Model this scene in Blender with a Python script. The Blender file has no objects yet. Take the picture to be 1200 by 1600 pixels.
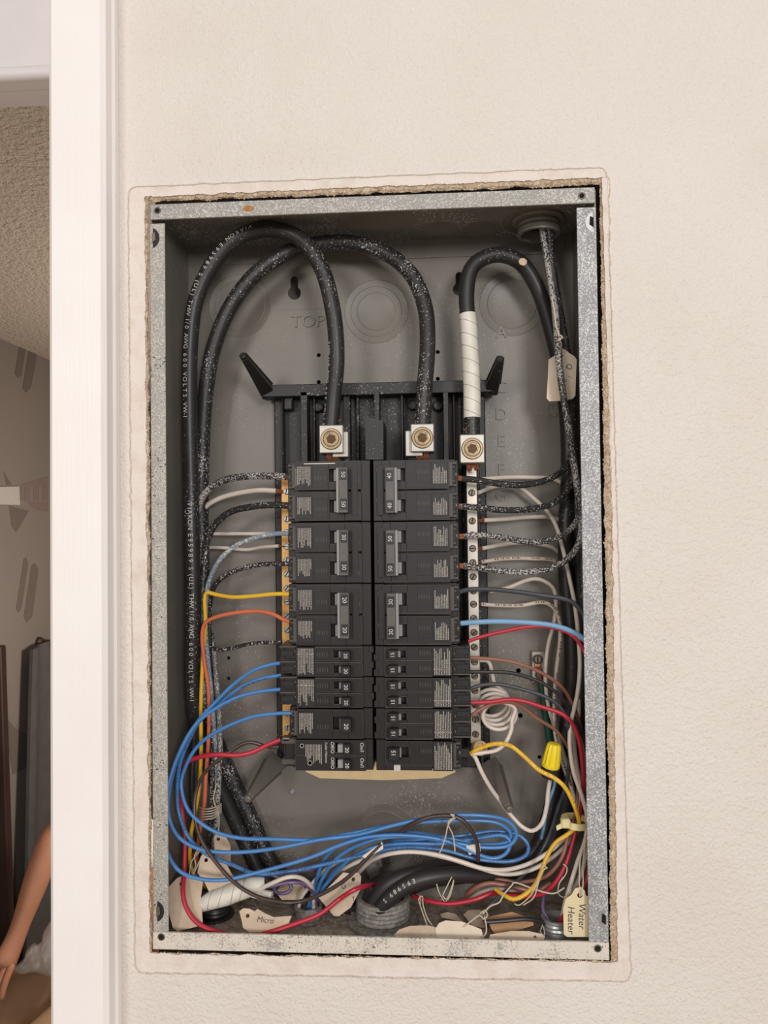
import bpy, bmesh, math, random
from mathutils import Vector, Matrix, noise
random.seed(7)
SC = bpy.context.scene
COL = SC.collection
R = math.radians

# ------------------------------------------------------------------ camera
ZB = 1.75                                   # height of the panel's centre above the floor
CAM = Vector((0.0492, -0.6148, ZB + 0.0342))
yaw, pitch, roll, FPX = -0.06437, 0.02140, -0.01140, 1200.0
fw = Vector((math.sin(yaw)*math.cos(pitch), math.cos(yaw)*math.cos(pitch), math.sin(pitch)))
r0 = Vector((math.cos(yaw), -math.sin(yaw), 0)); u0 = r0.cross(fw)
RT = r0*math.cos(roll) + u0*math.sin(roll); UP = -r0*math.sin(roll) + u0*math.cos(roll)
cd = bpy.data.cameras.new('camera'); cam = bpy.data.objects.new('camera', cd); COL.objects.link(cam)
cd.sensor_fit = 'VERTICAL'; cd.sensor_height = 36; cd.lens = 36*FPX/1600; cd.clip_start = 0.01; cd.clip_end = 50
cam.matrix_world = Matrix(((RT.x, UP.x, -fw.x, CAM.x), (RT.y, UP.y, -fw.y, CAM.y), (RT.z, UP.z, -fw.z, CAM.z), (0, 0, 0, 1)))
SC.camera = cam
# ------------------------------------------------------------------ light
wd = bpy.data.worlds.new('world'); SC.world = wd; wd.use_nodes = True
bg = wd.node_tree.nodes['Background']; bg.inputs[0].default_value = (1.0, 0.97, 0.95, 1); bg.inputs[1].default_value = 0.40
def area(name, loc, target, w, h, power, color):
    d = bpy.data.lights.new(name, 'AREA'); d.shape = 'RECTANGLE'; d.size = w; d.size_y = h; d.energy = power; d.color = color
    o = bpy.data.objects.new(name, d); COL.objects.link(o); o.location = loc
    o.rotation_euler = (Vector(target)-Vector(loc)).to_track_quat('-Z', 'Y').to_euler()
    return o
area('room_lamp_left', (-1.00, -2.75, ZB+0.48), (0, 0, ZB), 0.5, 0.5, 18.5, (1.0, 0.95, 0.90))
area('room_lamp_right', (0.95, -2.75, ZB+0.34), (0.1, 0, ZB), 0.5, 0.5, 33, (1.0, 0.985, 0.99))
area('unseen_overhead_fill', (0.15, -1.75, ZB+0.95), (0.05, 0, ZB-.1), 0.7, 0.7, 6.5, (1.0, 0.96, 0.93))  # unseen overhead fill, added to brighten the box floor and its tags
SC.view_settings.view_transform = 'Standard'; SC.view_settings.look = 'None'
SC.view_settings.gamma = 1; SC.view_settings.use_curve_mapping = False
SC.view_settings.exposure = -0.11

# ------------------------------------------------------------------ helpers
def ray(px, py): return fw*FPX + RT*(px-600) + UP*(800-py)
def P(px, py, ymm=0.0):                      # point seen at a photo pixel, standing ymm millimetres behind the panel's front
    d = ray(px, py); return CAM + d*((ymm/1000 - CAM.y)/d.y)
def PX(px, py, x):
    d = ray(px, py); return CAM + d*((x - CAM.x)/d.x)
def PZ(px, py, z):
    d = ray(px, py); return CAM + d*((z - CAM.z)/d.z)
def s2l(c):
    c = c/255; return c/12.92 if c <= 0.04045 else ((c+0.055)/1.055)**2.4
def rgb(r, g, b): return (s2l(r), s2l(g), s2l(b), 1)

class N:                                     # tiny node helper
    def __init__(s, name):
        s.m = bpy.data.materials.new(name); s.m.use_nodes = True; s.t = s.m.node_tree
        s.b = s.t.nodes['Principled BSDF']; s.geo = None
    def n(s, typ, **k):
        x = s.t.nodes.new(typ)
        for a, v in k.items(): setattr(x, a, v)
        return x
    def l(s, a, b): s.t.links.new(a, b)
    def pos(s):
        if not s.geo: s.geo = s.n('ShaderNodeNewGeometry')
        return s.geo.outputs['Position']
    def noise(s, scale, detail=2, rough=.5, vec=None):
        x = s.n('ShaderNodeTexNoise'); x.inputs['Scale'].default_value = scale; x.inputs['Detail'].default_value = detail
        x.inputs['Roughness'].default_value = rough; s.l(vec or s.pos(), x.inputs['Vector']); return x.outputs['Fac']
    def ramp(s, f, a, b, ca=(0, 0, 0, 1), cb=(1, 1, 1, 1)):
        x = s.n('ShaderNodeValToRGB'); e = x.color_ramp.elements
        e[0].position = a; e[1].position = b; e[0].color = ca; e[1].color = cb; s.l(f, x.inputs[0]); return x.outputs[0]
    def math(s, op, a, b):
        x = s.n('ShaderNodeMath', operation=op)
        for i, v in enumerate((a, b)):
            if isinstance(v, (int, float)): x.inputs[i].default_value = v
            else: s.l(v, x.inputs[i])
        return x.outputs[0]
    def mix(s, f, a, b):
        x = s.n('ShaderNodeMix', data_type='RGBA')
        for i, v in ((0, f), (6, a), (7, b)):
            if isinstance(v, (int, float, tuple)): x.inputs[i].default_value = v
            else: s.l(v, x.inputs[i])
        return x.outputs[2]
    def col(s, c):
        if isinstance(c, tuple): s.b.inputs['Base Color'].default_value = c
        else: s.l(c, s.b.inputs['Base Color'])
        return s
    def rough(s, r, metal=0, spec=.5):
        s.b.inputs['Roughness'].default_value = r; s.b.inputs['Metallic'].default_value = metal
        s.b.inputs['Specular IOR Level'].default_value = spec; return s
    def bump(s, h, dist, strength=1):
        x = s.n('ShaderNodeBump'); x.inputs['Distance'].default_value = dist; x.inputs['Strength'].default_value = strength
        s.l(h, x.inputs['Height']); s.l(x.outputs[0], s.b.inputs['Normal']); return s
M = {}
def plain(name, c, r=.5, metal=0, spec=.5, var=.12, scale=60, bump=0):
    k = N(name); a = tuple(v*(1-var) for v in c[:3])+(1,); b = tuple(min(1, v*(1+var)) for v in c[:3])+(1,)
    nz = k.noise(scale, 4, .6); k.col(k.ramp(nz, .3, .7, a, b)).rough(r, metal, spec)
    if bump: k.bump(k.noise(scale*8, 3), bump)
    M[name] = k.m; return k
def speck(name, c, sc, dens, r=.5, scale=620, big=14, metal=0, var=.15, spec=.5):
    # surface with fine flecks of old wall-paint overspray; dens ~ share of flecks
    k = N(name); a = tuple(v*(1-var) for v in c[:3])+(1,); b = tuple(min(1, v*(1+var)) for v in c[:3])+(1,)
    base = k.ramp(k.noise(35, 4), .3, .7, a, b)
    f = k.math('ADD', k.noise(scale, 2, .6), k.math('MULTIPLY', k.math('SUBTRACT', k.noise(big, 3), .5), .45))
    th = .71 - dens*.9
    k.col(k.mix(k.ramp(f, th, th+.035), base, sc)).rough(r, metal, spec); M[name] = k.m; return k

class MB:
    def __init__(s): s.bm = bmesh.new()
    def box(s, x0, x1, y0, y1, z0, z1, bev=0):
        b = s.bm if not bev else bmesh.new()
        vs = [b.verts.new((x, y, z)) for x in (x0, x1) for y in (y0, y1) for z in (z0, z1)]
        for f in ((0, 1, 3, 2), (4, 6, 7, 5), (0, 4, 5, 1), (2, 3, 7, 6), (0, 2, 6, 4), (1, 5, 7, 3)): b.faces.new([vs[i] for i in f])
        if bev:
            bmesh.ops.bevel(b, geom=list(b.edges), offset=bev, segments=1, affect='EDGES', clamp_overlap=True)
            s.merge(b)
        return s
    def merge(s, b):
        mp = {v: s.bm.verts.new(v.co) for v in b.verts}
        for f in b.faces: s.bm.faces.new([mp[v] for v in f.verts])
        b.free()
    def lathe(s, c, axis, prof, n=20, ribs=0, amp=0):       # prof: (radius, height) list along axis
        c = Vector(c); ax = Vector(axis).normalized()
        a = ax.orthogonal().normalized(); b = ax.cross(a); rings = []
        for (r, h) in prof:
            ring = []
            for i in range(n):
                t = 2*math.pi*i/n; rr = r*(1+(amp*math.cos(ribs*t) if ribs else 0))
                ring.append(s.bm.verts.new(c + ax*h + a*(rr*math.cos(t)) + b*(rr*math.sin(t))))
            rings.append(ring)
        for p, q in zip(rings, rings[1:]):
            for i in range(n): s.bm.faces.new((p[i], p[(i+1) % n], q[(i+1) % n], q[i]))
        s.bm.faces.new(rings[0][::-1]); s.bm.faces.new(rings[-1]); return s
    def prism(s, pts, ext, holes=()):        # planar outline (3-D points), thickened by vector ext; holes are outlines too
        b = bmesh.new(); edges = []
        for lp in [pts]+list(holes):
            vs = [b.verts.new(p) for p in lp]
            edges += [b.edges.new((vs[i], vs[(i+1) % len(vs)])) for i in range(len(vs))]
        if holes: bmesh.ops.triangle_fill(b, use_beauty=True, use_dissolve=False, edges=edges)
        else: b.faces.new(b.verts[:])
        r = bmesh.ops.extrude_face_region(b, geom=list(b.faces))
        for v in r['geom']:
            if isinstance(v, bmesh.types.BMVert): v.co += Vector(ext)
        s.merge(b); return s
    def tube(s, pts, r, n=10, step=.004, caps=True, uvs=True):
        c, rs = spline(pts, r, step); sweep(s.bm, c, rs, n, caps); return s
    def obj(s, name, mat, parent=None, smooth=True, kind=None, label=None):
        bmesh.ops.recalc_face_normals(s.bm, faces=s.bm.faces)
        me = bpy.data.meshes.new(name); s.bm.to_mesh(me); s.bm.free(); me.materials.append(M[mat] if isinstance(mat, str) else mat)
        if smooth: shade(me)
        o = bpy.data.objects.new(name, me); COL.objects.link(o)
        if parent: o.parent = parent
        if kind: o['kind'] = kind
        if label: o['label'] = label
        return o
def shade(me, ang=35):
    me.polygons.foreach_set('use_smooth', [True]*len(me.polygons))
    try: me.set_sharp_from_angle(angle=R(ang))
    except Exception: pass
def cr(p0, p1, p2, p3, t):
    return .5*((2*p1)+(p2-p0)*t+(2*p0-5*p1+4*p2-p3)*t*t+(3*p1-p0-3*p2+p3)*t*t*t)
def spline(pts, r, step=.004):
    pts = [Vector(p) for p in pts]; q = [2*pts[0]-pts[1]]+pts+[2*pts[-1]-pts[-2]]
    rl = r if isinstance(r, (list, tuple)) else [r]*len(pts); out = []; rs = []
    for i in range(len(pts)-1):
        m = max(2, int((pts[i+1]-pts[i]).length/step)+1)
        for k in range(m):
            t = k/m; out.append(cr(q[i], q[i+1], q[i+2], q[i+3], t)); rs.append(rl[i]*(1-t)+rl[i+1]*t)
    out.append(pts[-1]); rs.append(rl[-1]); return out, rs
def frames(c):
    fr = []; last = None
    for i in range(len(c)):
        t = (c[min(i+1, len(c)-1)]-c[max(i-1, 0)]).normalized()
        n = Vector((0, -1, 0)); n -= t*n.dot(t)
        if n.length < .25:
            n = (last if last else Vector((0, 0, 1))); n = n - t*n.dot(t)
        elif last and n.dot(last) < -.3: n = last - t*last.dot(t)
        n.normalize(); last = n; fr.append((t, n, n.cross(t)))
    return fr
def sweep(bm, c, rs, n, caps=True):
    fr = frames(c); rings = []; uv = bm.loops.layers.uv.get('UVMap') or bm.loops.layers.uv.new('UVMap'); L = [0]
    for i in range(1, len(c)): L.append(L[-1]+(c[i]-c[i-1]).length)
    for p, r_, (t, nn, b) in zip(c, rs, fr):
        rings.append([bm.verts.new(p+(nn*math.cos(a)+b*math.sin(a))*r_) for a in [2*math.pi*k/n+math.pi for k in range(n)]])
    for j in range(len(rings)-1):
        p, q = rings[j], rings[j+1]
        for i in range(n):
            f = bm.faces.new((p[i], p[(i+1) % n], q[(i+1) % n], q[i]))
            for lp, (a, b_) in zip(f.loops, ((L[j], i), (L[j], i+1), (L[j+1], i+1), (L[j+1], i))): lp[uv].uv = (a, b_/n)
    if caps: bm.faces.new(rings[0][::-1]); bm.faces.new(rings[-1])
def tag(o, label, cat, group=None):
    o['label'] = label; o['category'] = cat
    if group: o['group'] = group
    return o
def struct(o): o['kind'] = 'structure'; return o
def empty(name, loc=(0, 0, 0), rot=(0, 0, 0)):
    o = bpy.data.objects.new(name, None); COL.objects.link(o); o.location = loc; o.rotation_euler = rot; o.empty_display_size = .02; return o
_txt = {}
def glyphs(s, size=1, ext=0, align='CENTER'):               # mesh data of a string, lying in x-y plane
    key = (s, ext, align)
    if key not in _txt:
        cu = bpy.data.curves.new('t', 'FONT'); cu.body = s; cu.size = 1; cu.extrude = ext; cu.resolution_u = 3
        cu.align_x = align; cu.align_y = 'CENTER'; o = bpy.data.objects.new('t', cu); COL.objects.link(o)
        dg = bpy.context.evaluated_depsgraph_get(); me = bpy.data.meshes.new_from_object(o.evaluated_get(dg))
        _txt[key] = ([v.co.copy() for v in me.vertices], [tuple(p.vertices) for p in me.polygons])
        bpy.data.objects.remove(o); bpy.data.curves.remove(cu); bpy.data.meshes.remove(me)
    return _txt[key]
def put_text(mb, s, org, dx, up, size, nrm=None, ext=0, align='CENTER', shear=0):   # reading direction dx, letter-up up
    vs, fs = glyphs(s, 1, ext, align); dx = Vector(dx).normalized(); up = Vector(up).normalized(); nz = dx.cross(up); org = Vector(org)
    b = [mb.bm.verts.new(org+dx*((v.x+v.y*shear)*size)+up*(v.y*size)+nz*(v.z*size)) for v in vs]
    for f in fs:
        try: mb.bm.faces.new([b[i] for i in f])
        except ValueError: pass
def cable_text(mb, pts, r, s, start, size, adv, ang=0, rev=False):
    c, _ = spline(pts, r, .0004)
    if rev: c = c[::-1]
    fr = frames(c); L = [0]
    for i in range(1, len(c)): L.append(L[-1]+(c[i]-c[i-1]).length)
    d = start
    for s_i, ch in enumerate(s):
        if ch != ' ':
            i = min(range(len(L)), key=lambda k: abs(L[k]-d)); t, n, b = fr[i]
            nn = n*math.cos(ang)+b*math.sin(ang); up = nn.cross(t)
            put_text(mb, ch, c[i]+nn*(r+.0004), t, up, size)
        d += adv*(.55 if ch in ' I1(),/-' else 1)*.5+adv*(.55 if s[min(len(s)-1, s_i+1)] in ' I1(),/-' else 1)*.5
# ------------------------------------------------------------------ materials
CREAM = rgb(228, 214, 196)
k = N('wall_paint'); nz = k.noise(9, 3)
k.col(k.ramp(nz, .3, .7, rgb(226, 217, 207), rgb(231, 223, 214))).rough(.55, 0, .3)
h = k.math('ADD', k.noise(420, 3, .55), k.math('MULTIPLY', k.noise(190, 2), .9)); k.bump(h, .0014, .95); M['wall_paint'] = k.m
k = N('skim_plaster'); k.col(k.mix(k.ramp(k.noise(70, 5, .65), .45, .68), rgb(231, 220, 210), rgb(221, 206, 192))).rough(.8)
k.bump(k.math('ADD', k.noise(420, 4), k.noise(60, 3)), .0012, .6); M['skim_plaster'] = k.m
k = N('gypsum'); k.col(k.ramp(k.noise(300, 5, .7), .32, .66, rgb(166, 131, 99), rgb(238, 222, 198))).rough(.95); k.bump(k.noise(900, 4), .0015, 1); M['gypsum'] = k.m
plain('crumb', rgb(214, 190, 158), .95, var=.25, scale=500)
plain('paint_chip', rgb(232, 223, 210), .6, var=.06)
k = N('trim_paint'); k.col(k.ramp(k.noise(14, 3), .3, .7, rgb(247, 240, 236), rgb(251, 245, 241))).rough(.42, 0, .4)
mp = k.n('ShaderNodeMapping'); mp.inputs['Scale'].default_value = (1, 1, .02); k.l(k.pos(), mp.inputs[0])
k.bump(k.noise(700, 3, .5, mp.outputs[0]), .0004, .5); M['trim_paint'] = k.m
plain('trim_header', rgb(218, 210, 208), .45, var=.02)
k = N('popcorn'); k.col(rgb(212, 198, 182)).rough(.95); k.bump(k.noise(70, 4, .7), .02, 1); M['popcorn'] = k.m
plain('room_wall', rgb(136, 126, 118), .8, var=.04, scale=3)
plain('wall_print', rgb(112, 101, 94), .8, var=.05)
plain('wall_print_pink', rgb(132, 113, 107), .8, var=.05)
plain('plate_white', rgb(196, 190, 182), .5, var=.03)
plain('floor_wood', rgb(196, 178, 156), .5, var=.2, scale=6)
GREY = rgb(124, 117, 108)
WH = rgb(226, 222, 214)
speck('panel_grey', GREY, rgb(172, 166, 158), .035, .42, 560, 9, var=.07)
speck('panel_grey_spray', rgb(122, 117, 111), WH, .10, .45, 520, 16, var=.07)
# flange: zinc with thick paint flecks
def flange_mat(name, base, fleck, dens, scale=900, pits=0, low=.25):
    k = N(name); f = k.math('ADD', k.noise(scale, 3, .6), k.math('MULTIPLY', k.math('SUBTRACT', k.noise(40, 4, .65), .5), low))
    c = k.mix(k.ramp(f, .58-dens, .76-dens), base, fleck)
    if pits:
        p = k.math('ADD', k.noise(480, 2, .6), k.math('MULTIPLY', k.math('SUBTRACT', k.noise(30, 2), .5), .4)); c = k.mix(k.ramp(p, .70-pits, .725-pits), c, rgb(62, 58, 52))
    k.col(c).rough(.5, .15); k.bump(f, .0005, .6); M[name] = k.m
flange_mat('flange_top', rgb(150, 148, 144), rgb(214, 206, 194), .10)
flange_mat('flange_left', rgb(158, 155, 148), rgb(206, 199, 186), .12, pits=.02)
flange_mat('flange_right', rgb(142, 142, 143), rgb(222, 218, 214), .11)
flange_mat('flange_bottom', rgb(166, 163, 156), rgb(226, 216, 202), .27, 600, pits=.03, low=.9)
k = N('dusty_floor'); k.col(k.ramp(k.noise(120, 5, .65), .35, .68, rgb(140, 126, 110), rgb(200, 186, 168))).rough(.95); k.bump(k.noise(300, 4), .0012, .8); M['dusty_floor'] = k.m
k = N('dust'); k.col(k.ramp(k.noise(400, 4, .7), .35, .65, rgb(120, 112, 102), rgb(206, 196, 182))).rough(1); M['dust'] = k.m
plain('black_hole', rgb(12, 11, 10), .9)
plain('rust', rgb(176, 122, 72), .9, var=.3, scale=400)
BLK = rgb(35, 30, 28)
plain('plastic', BLK, .42, var=.12, scale=90, spec=.4)
plain('plastic_edge', rgb(78, 71, 66), .5, var=.15, scale=90)
plain('plastic_deep', rgb(26, 23, 22), .6, var=.1)
plain('handle_black', rgb(30, 27, 27), .4)
plain('handle_grey', rgb(150, 146, 145), .35, var=.05)
plain('tie_grey', rgb(92, 86, 82), .45, var=.12, scale=200)
plain('print_white', rgb(212, 206, 196), .7, var=.04)
plain('print_dim', rgb(184, 175, 164), .7, var=.1, scale=600)
plain('label_black', rgb(24, 20, 19), .5)
speck('tray_black', rgb(32, 29, 28), rgb(150, 146, 142), .045, .5, 560, 18)
speck('arm_grey', rgb(104, 97, 90), rgb(150, 146, 142), .03, .45, 560, 18)
plain('lug_metal', rgb(184, 178, 168), .42, .5, var=.05, scale=300)
plain('lug_screw', rgb(152, 133, 106), .4, .7, var=.2, scale=300)
plain('lug_socket', rgb(88, 66, 42), .55, .6, var=.3, scale=500)
k = N('bar_silver'); k.col(k.ramp(k.noise(60, 4), .35, .65, rgb(196, 188, 176), rgb(214, 205, 190))).rough(.36, .45); M['bar_silver'] = k.m
k = N('bar_brass'); k.col(k.ramp(k.noise(70, 5, .6), .35, .62, rgb(214, 152, 82), rgb(238, 190, 116))).rough(.4, .35); M['bar_brass'] = k.m
plain('screw_zinc', rgb(178, 178, 176), .36, .6, var=.1, scale=400)
plain('screw_dark', rgb(118, 108, 94), .4, .6, var=.15, scale=400)
plain('copper', rgb(178, 112, 80), .38, .6, var=.25, scale=900)
plain('cream_board', rgb(224, 194, 146), .6, var=.08, scale=60)
k = N('pvc_grey'); k.col(k.ramp(k.noise(260, 4, .65), .35, .68, rgb(104, 99, 93), rgb(158, 151, 143))).rough(.7); M['pvc_grey'] = k.m
# wires
speck('w_black', rgb(44, 41, 40), rgb(176, 170, 162), .03, .42, 560, 18)
speck('w_black_spray', rgb(42, 39, 38), rgb(196, 190, 184), .105, .45, 640, 26)
speck('w_black_heavy', rgb(48, 45, 44), rgb(186, 180, 174), .235, .5, 760, 40)
speck('w_grey_heavy', rgb(110, 106, 104), rgb(204, 198, 190), .17, .5, 700, 40)
plain('w_black_clean', rgb(46, 42, 42), .42, var=.1)
plain('w_darkbrown', rgb(66, 50, 42), .4, var=.15)
def wire(name, c, printc=None, r=.38):
    k = N(name); base = k.ramp(k.noise(45, 3), .3, .7, tuple(v*.9 for v in c[:3])+(1,), tuple(min(1, v*1.08) for v in c[:3])+(1,))
    if printc:                                # a line of small printed marks along the jacket, facing out
        uv = k.n('ShaderNodeUVMap', uv_map='UVMap'); sp = k.n('ShaderNodeSeparateXYZ'); k.l(uv.outputs[0], sp.inputs[0])
        band = k.math('LESS_THAN', k.math('ABSOLUTE', k.math('SUBTRACT', sp.outputs[1], .56), 0), .075)
        cu = k.n('ShaderNodeCombineXYZ'); k.l(sp.outputs[0], cu.inputs[0])
        marks = k.math('GREATER_THAN', k.noise(900, 1, .5, cu.outputs[0]), .5); grp = k.math('GREATER_THAN', k.noise(55, 1, .5, cu.outputs[0]), .46)
        base = k.mix(k.math('MULTIPLY', k.math('MULTIPLY', band, marks), grp), base, printc)
    k.col(base).rough(r); M[name] = k.m
wire('w_blue', rgb(70, 128, 188)); wire('w_blue_print', rgb(70, 128, 188), rgb(44, 76, 116)); wire('w_lightblue', rgb(128, 170, 205))
wire('w_red', rgb(186, 40, 58)); wire('w_yellow', rgb(236, 186, 52)); wire('w_yellow_print', rgb(236, 186, 52), rgb(198, 148, 46)); wire('w_orange', rgb(206, 108, 76))
wire('w_brown', rgb(150, 100, 82)); wire('w_white', rgb(222, 208, 194)); wire('w_white_print', rgb(216, 200, 184), rgb(90, 78, 68))
wire('w_green', rgb(34, 84, 64)); wire('w_purple', rgb(112, 88, 124)); wire('w_slate', rgb(66, 68, 74)); speck('w_bluegrey', rgb(122, 136, 148), rgb(206, 204, 198), .16, .5, 700, 40)
k = N('tape_white'); k.col(k.ramp(k.noise(80, 4), .3, .7, rgb(214, 207, 192), rgb(232, 226, 214))).rough(.45); M['tape_white'] = k.m
plain('tape_seam', rgb(150, 138, 120), .6)
plain('nut_yellow', rgb(246, 218, 40), .38, var=.04)
k = N('tag_paper'); k.col(k.ramp(k.noise(40, 5, .6), .35, .68, rgb(196, 172, 146), rgb(222, 200, 176))).rough(.85); M['tag_paper'] = k.m
k = N('tag_cream'); k.col(k.ramp(k.noise(40, 5, .6), .3, .7, rgb(228, 208, 182), rgb(240, 224, 202))).rough(.8); M['tag_cream'] = k.m
k = N('tag_manila'); k.col(k.ramp(k.noise(40, 5, .6), .3, .7, rgb(222, 204, 160), rgb(236, 222, 186))).rough(.8); M['tag_manila'] = k.m
plain('tag_brown', rgb(178, 138, 100), .85, var=.15, scale=60)
plain('ink', rgb(72, 66, 84), .8); plain('string', rgb(206, 190, 168), .95, var=.12, scale=500)
plain('tie_nylon', rgb(226, 212, 160), .4, var=.05)
plain('skin', rgb(176, 122, 94), .55, var=.06, scale=25); plain('shirt', rgb(206, 200, 195), .85, var=.05, scale=20)
plain('trousers', rgb(170, 136, 104), .85, var=.08, scale=14); plain('hair', rgb(52, 40, 32), .7)
plain('cloth_grey', rgb(84, 81, 80), .9, var=.12, scale=20); plain('dark_wood', rgb(60, 42, 36), .5, var=.15, scale=14); plain('eye', rgb(30, 24, 22), .3); plain('lips', rgb(158, 98, 84), .5)

# ------------------------------------------------------------------ room shell
HC = ZB+0.72                                 # ceiling height
WY = -.003                                   # face of the panel wall
xpl = P(75, 800, -28).x; xpr = P(165, 800, -28).x; xpw = P(189, 800, -3).x
# panel wall: front drywall with the cut-out
L_out = [(200, 292), (948, 261), (986, 1534), (211, 1520)]          # outline of the old cover plate
L_pl = [(226, 307), (950, 277), (965, 1504), (233.5, 1490)]           # edge of the plaster
L_gy = [(231, 316), (937, 288.5), (955, 1501), (237.5, 1488.5)]     # edge of the torn board
def wq(l): return [P(x, y, -3) for x, y in l]
hole = wq([((a[0]+b[0])/2, (a[1]+b[1])/2) for a, b in zip(L_out, L_pl)])
m = MB(); x1 = 2.2
rect = [Vector((xpr-.012, WY, 0)), Vector((x1, WY, 0)), Vector((x1, WY, HC)), Vector((xpr-.012, WY, HC))]
m.prism(rect, (0, .0125, 0), [hole])
wallf = struct(m.obj('wall_front', 'wall_paint', smooth=False))
struct(MB().box(xpr-.012, x1, .116, .128, 0, HC).obj('wall_front_rear_sheet', 'room_wall', smooth=False))
# ring of plaster left where the cover plate sat, and the torn gypsum edge
def loop_pts(l, ymm, step, jit, seed, rnd=0):
    pts = []; rg = random.Random(seed)
    c = [Vector((x, y)) for x, y in l]
    if rnd:                                  # round the corners
        cc = []
        for i in range(4):
            a, b, d = c[i-1], c[i], c[(i+1) % 4]
            u, w = (a-b).normalized()*rnd, (d-b).normalized()*rnd
            for t in (0, .25, .5, .75, 1): cc.append((b+u)*(1-t)**2+b*2*t*(1-t)+(b+w)*t*t)
        c = cc
    tot = sum((c[i]-c[(i+1) % len(c)]).length for i in range(len(c))); n = int(tot/step); d = 0
    seg = [(c[i], c[(i+1) % len(c)]) for i in range(len(c))]; j = 0; acc = 0
    for k_ in range(1600):
        s_ = tot*k_/1600
        while acc+(seg[j][1]-seg[j][0]).length < s_: acc += (seg[j][1]-seg[j][0]).length; j += 1
        p = seg[j][0].lerp(seg[j][1], (s_-acc)/(seg[j][1]-seg[j][0]).length)
        v = Vector((p.x*.05, p.y*.05, seed)); w = Vector((p.x*.35, p.y*.35, seed))
        q = p+Vector((noise.noise(v)+.6*noise.noise(w), noise.noise(v+Vector((9, 4, 2)))+.6*noise.noise(w+Vector((3, 7, 1)))))*jit
        pts.append(P(q.x, q.y, ymm))
    return pts
def strip(loops, name, mat, parent):
    b = MB(); rows = [[b.bm.verts.new(p) for p in l] for l in loops]; n = len(rows[0])
    for p, q in zip(rows, rows[1:]):
        for i in range(n): b.bm.faces.new((p[i], p[(i+1) % n], q[(i+1) % n], q[i]))
    return b.obj(name, mat, parent)
def off(l, d): c = Vector((sum(p[0] for p in l)/4, sum(p[1] for p in l)/4)); return [(x+(d if x < c.x else -d), y+(d if y < c.y else -d)) for x, y in l]
ring = strip([loop_pts(L_out, -2.9, 1, 1.4, 1, 16), loop_pts(off(L_out, 2), -3.9, 1, 1.5, 1, 15), loop_pts(off(L_out, 8), -3.4, 1, 1.4, 2, 12),
       loop_pts(L_pl, -4.2, 1, 2.6, 3, 4), loop_pts(off(L_pl, 1), 2, 1, 2.6, 3, 4), loop_pts(off(L_pl, -3), 9, 1, 2, 3, 4)], 'plaster_rim', 'skim_plaster', wallf)
strip([loop_pts(off(L_pl, -2), -3.2, 1, 2.6, 3, 4), loop_pts([((a[0]+b[0])/2, (a[1]+b[1])/2) for a, b in zip(L_pl, L_gy)], -2.6, 1, 3.2, 4, 3),
       loop_pts(L_gy, -.5, 1, 2.4, 5, 2), loop_pts(off(L_gy, -1), 8, 1, 2, 5, 2)], 'gypsum_edge', 'gypsum', wallf)
def crumb(b, p, r_, rg):
    vs = [b.bm.verts.new(p+Vector((rg.uniform(-1, 1), rg.uniform(-1, 1), rg.uniform(-1, 1)))*r_) for _ in range(4)]
    for f in ((0, 1, 2), (0, 3, 1), (1, 3, 2), (0, 2, 3)): b.bm.faces.new([vs[i] for i in f])
rg = random.Random(3); b = MB()
edge = loop_pts(L_gy, -1, 1, 3, 5, 2); edge2 = loop_pts(L_pl, -3.4, 1, 3, 3, 4)
for i, (p, q) in enumerate(zip(edge, edge2)):
    side = 3 if (i/1600 > .19 and i/1600 < .5) else (2 if i/1600 < .19 else .8)     # right and top edges are the most torn
    for _ in range(int(side*1.6+rg.random())):
        t = rg.random()**1.3; crumb(b, p.lerp(q, t)+Vector((0, -.0006*rg.random(), 0)), rg.uniform(.0003, .0012), rg)
b.obj('gypsum_crumbs', 'crumb', wallf, smooth=False, kind='stuff')
strip([loop_pts(off(L_out, -1.6), -2.9, 1, 1.5, 1, 16), loop_pts(off(L_out, -.3), -4.5, 1, 1.7, 1, 16), loop_pts(off(L_out, 1.4), -3.0, 1, 1.5, 1, 16)], 'paint_ridge', 'wall_paint', wallf)
b = MB()                                    # ridge of cracked paint along the old plate outline
ridge = loop_pts(L_out, -3.2, 1, 2.4, 1, 16)
for i in range(0, 1600, 2):
    a = noise.noise(Vector((i*.021, 3, 1)))
    if a > -.12:
        p = ridge[i]
        for _ in range(2): crumb(b, p+Vector((rg.uniform(-1, 1), 0, rg.uniform(-1, 1)))*.001, rg.uniform(.0004, .0010+max(0, a)*.0012), rg)
b.obj('paint_flakes', 'paint_chip', wallf, smooth=False, kind='stuff')

# door casing, head casing, jamb
m = MB(); m.box(xpl, xpr, -.028, .004, 0, HC, .0035)
post = struct(m.obj('trim_1', 'trim_paint'))
m = MB(); m.box(xpr-.003, xpw, -.014, -.002, 0, HC, .004); m.obj('casing_edge', 'trim_paint', post)
m = MB(); m.box(xpl+.002, xpl+.022, -.002, .128, 0, HC, .001); m.obj('jamb', 'trim_paint', post)
zh = P(40, 128, -8).z; y2 = PZ(40, 150, zh).y; y3 = PZ(40, 170, zh+.0005).y
xl = xpl-.80
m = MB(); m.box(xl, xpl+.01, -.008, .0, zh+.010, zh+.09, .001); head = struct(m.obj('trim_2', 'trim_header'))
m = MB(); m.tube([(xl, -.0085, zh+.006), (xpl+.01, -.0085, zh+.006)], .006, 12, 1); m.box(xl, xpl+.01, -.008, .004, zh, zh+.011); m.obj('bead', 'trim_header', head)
m = MB(); m.box(xl, xpl+.01, .004, y2, zh, zh+.09, .001); m.obj('head_stop', 'trim_header', head)
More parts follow.
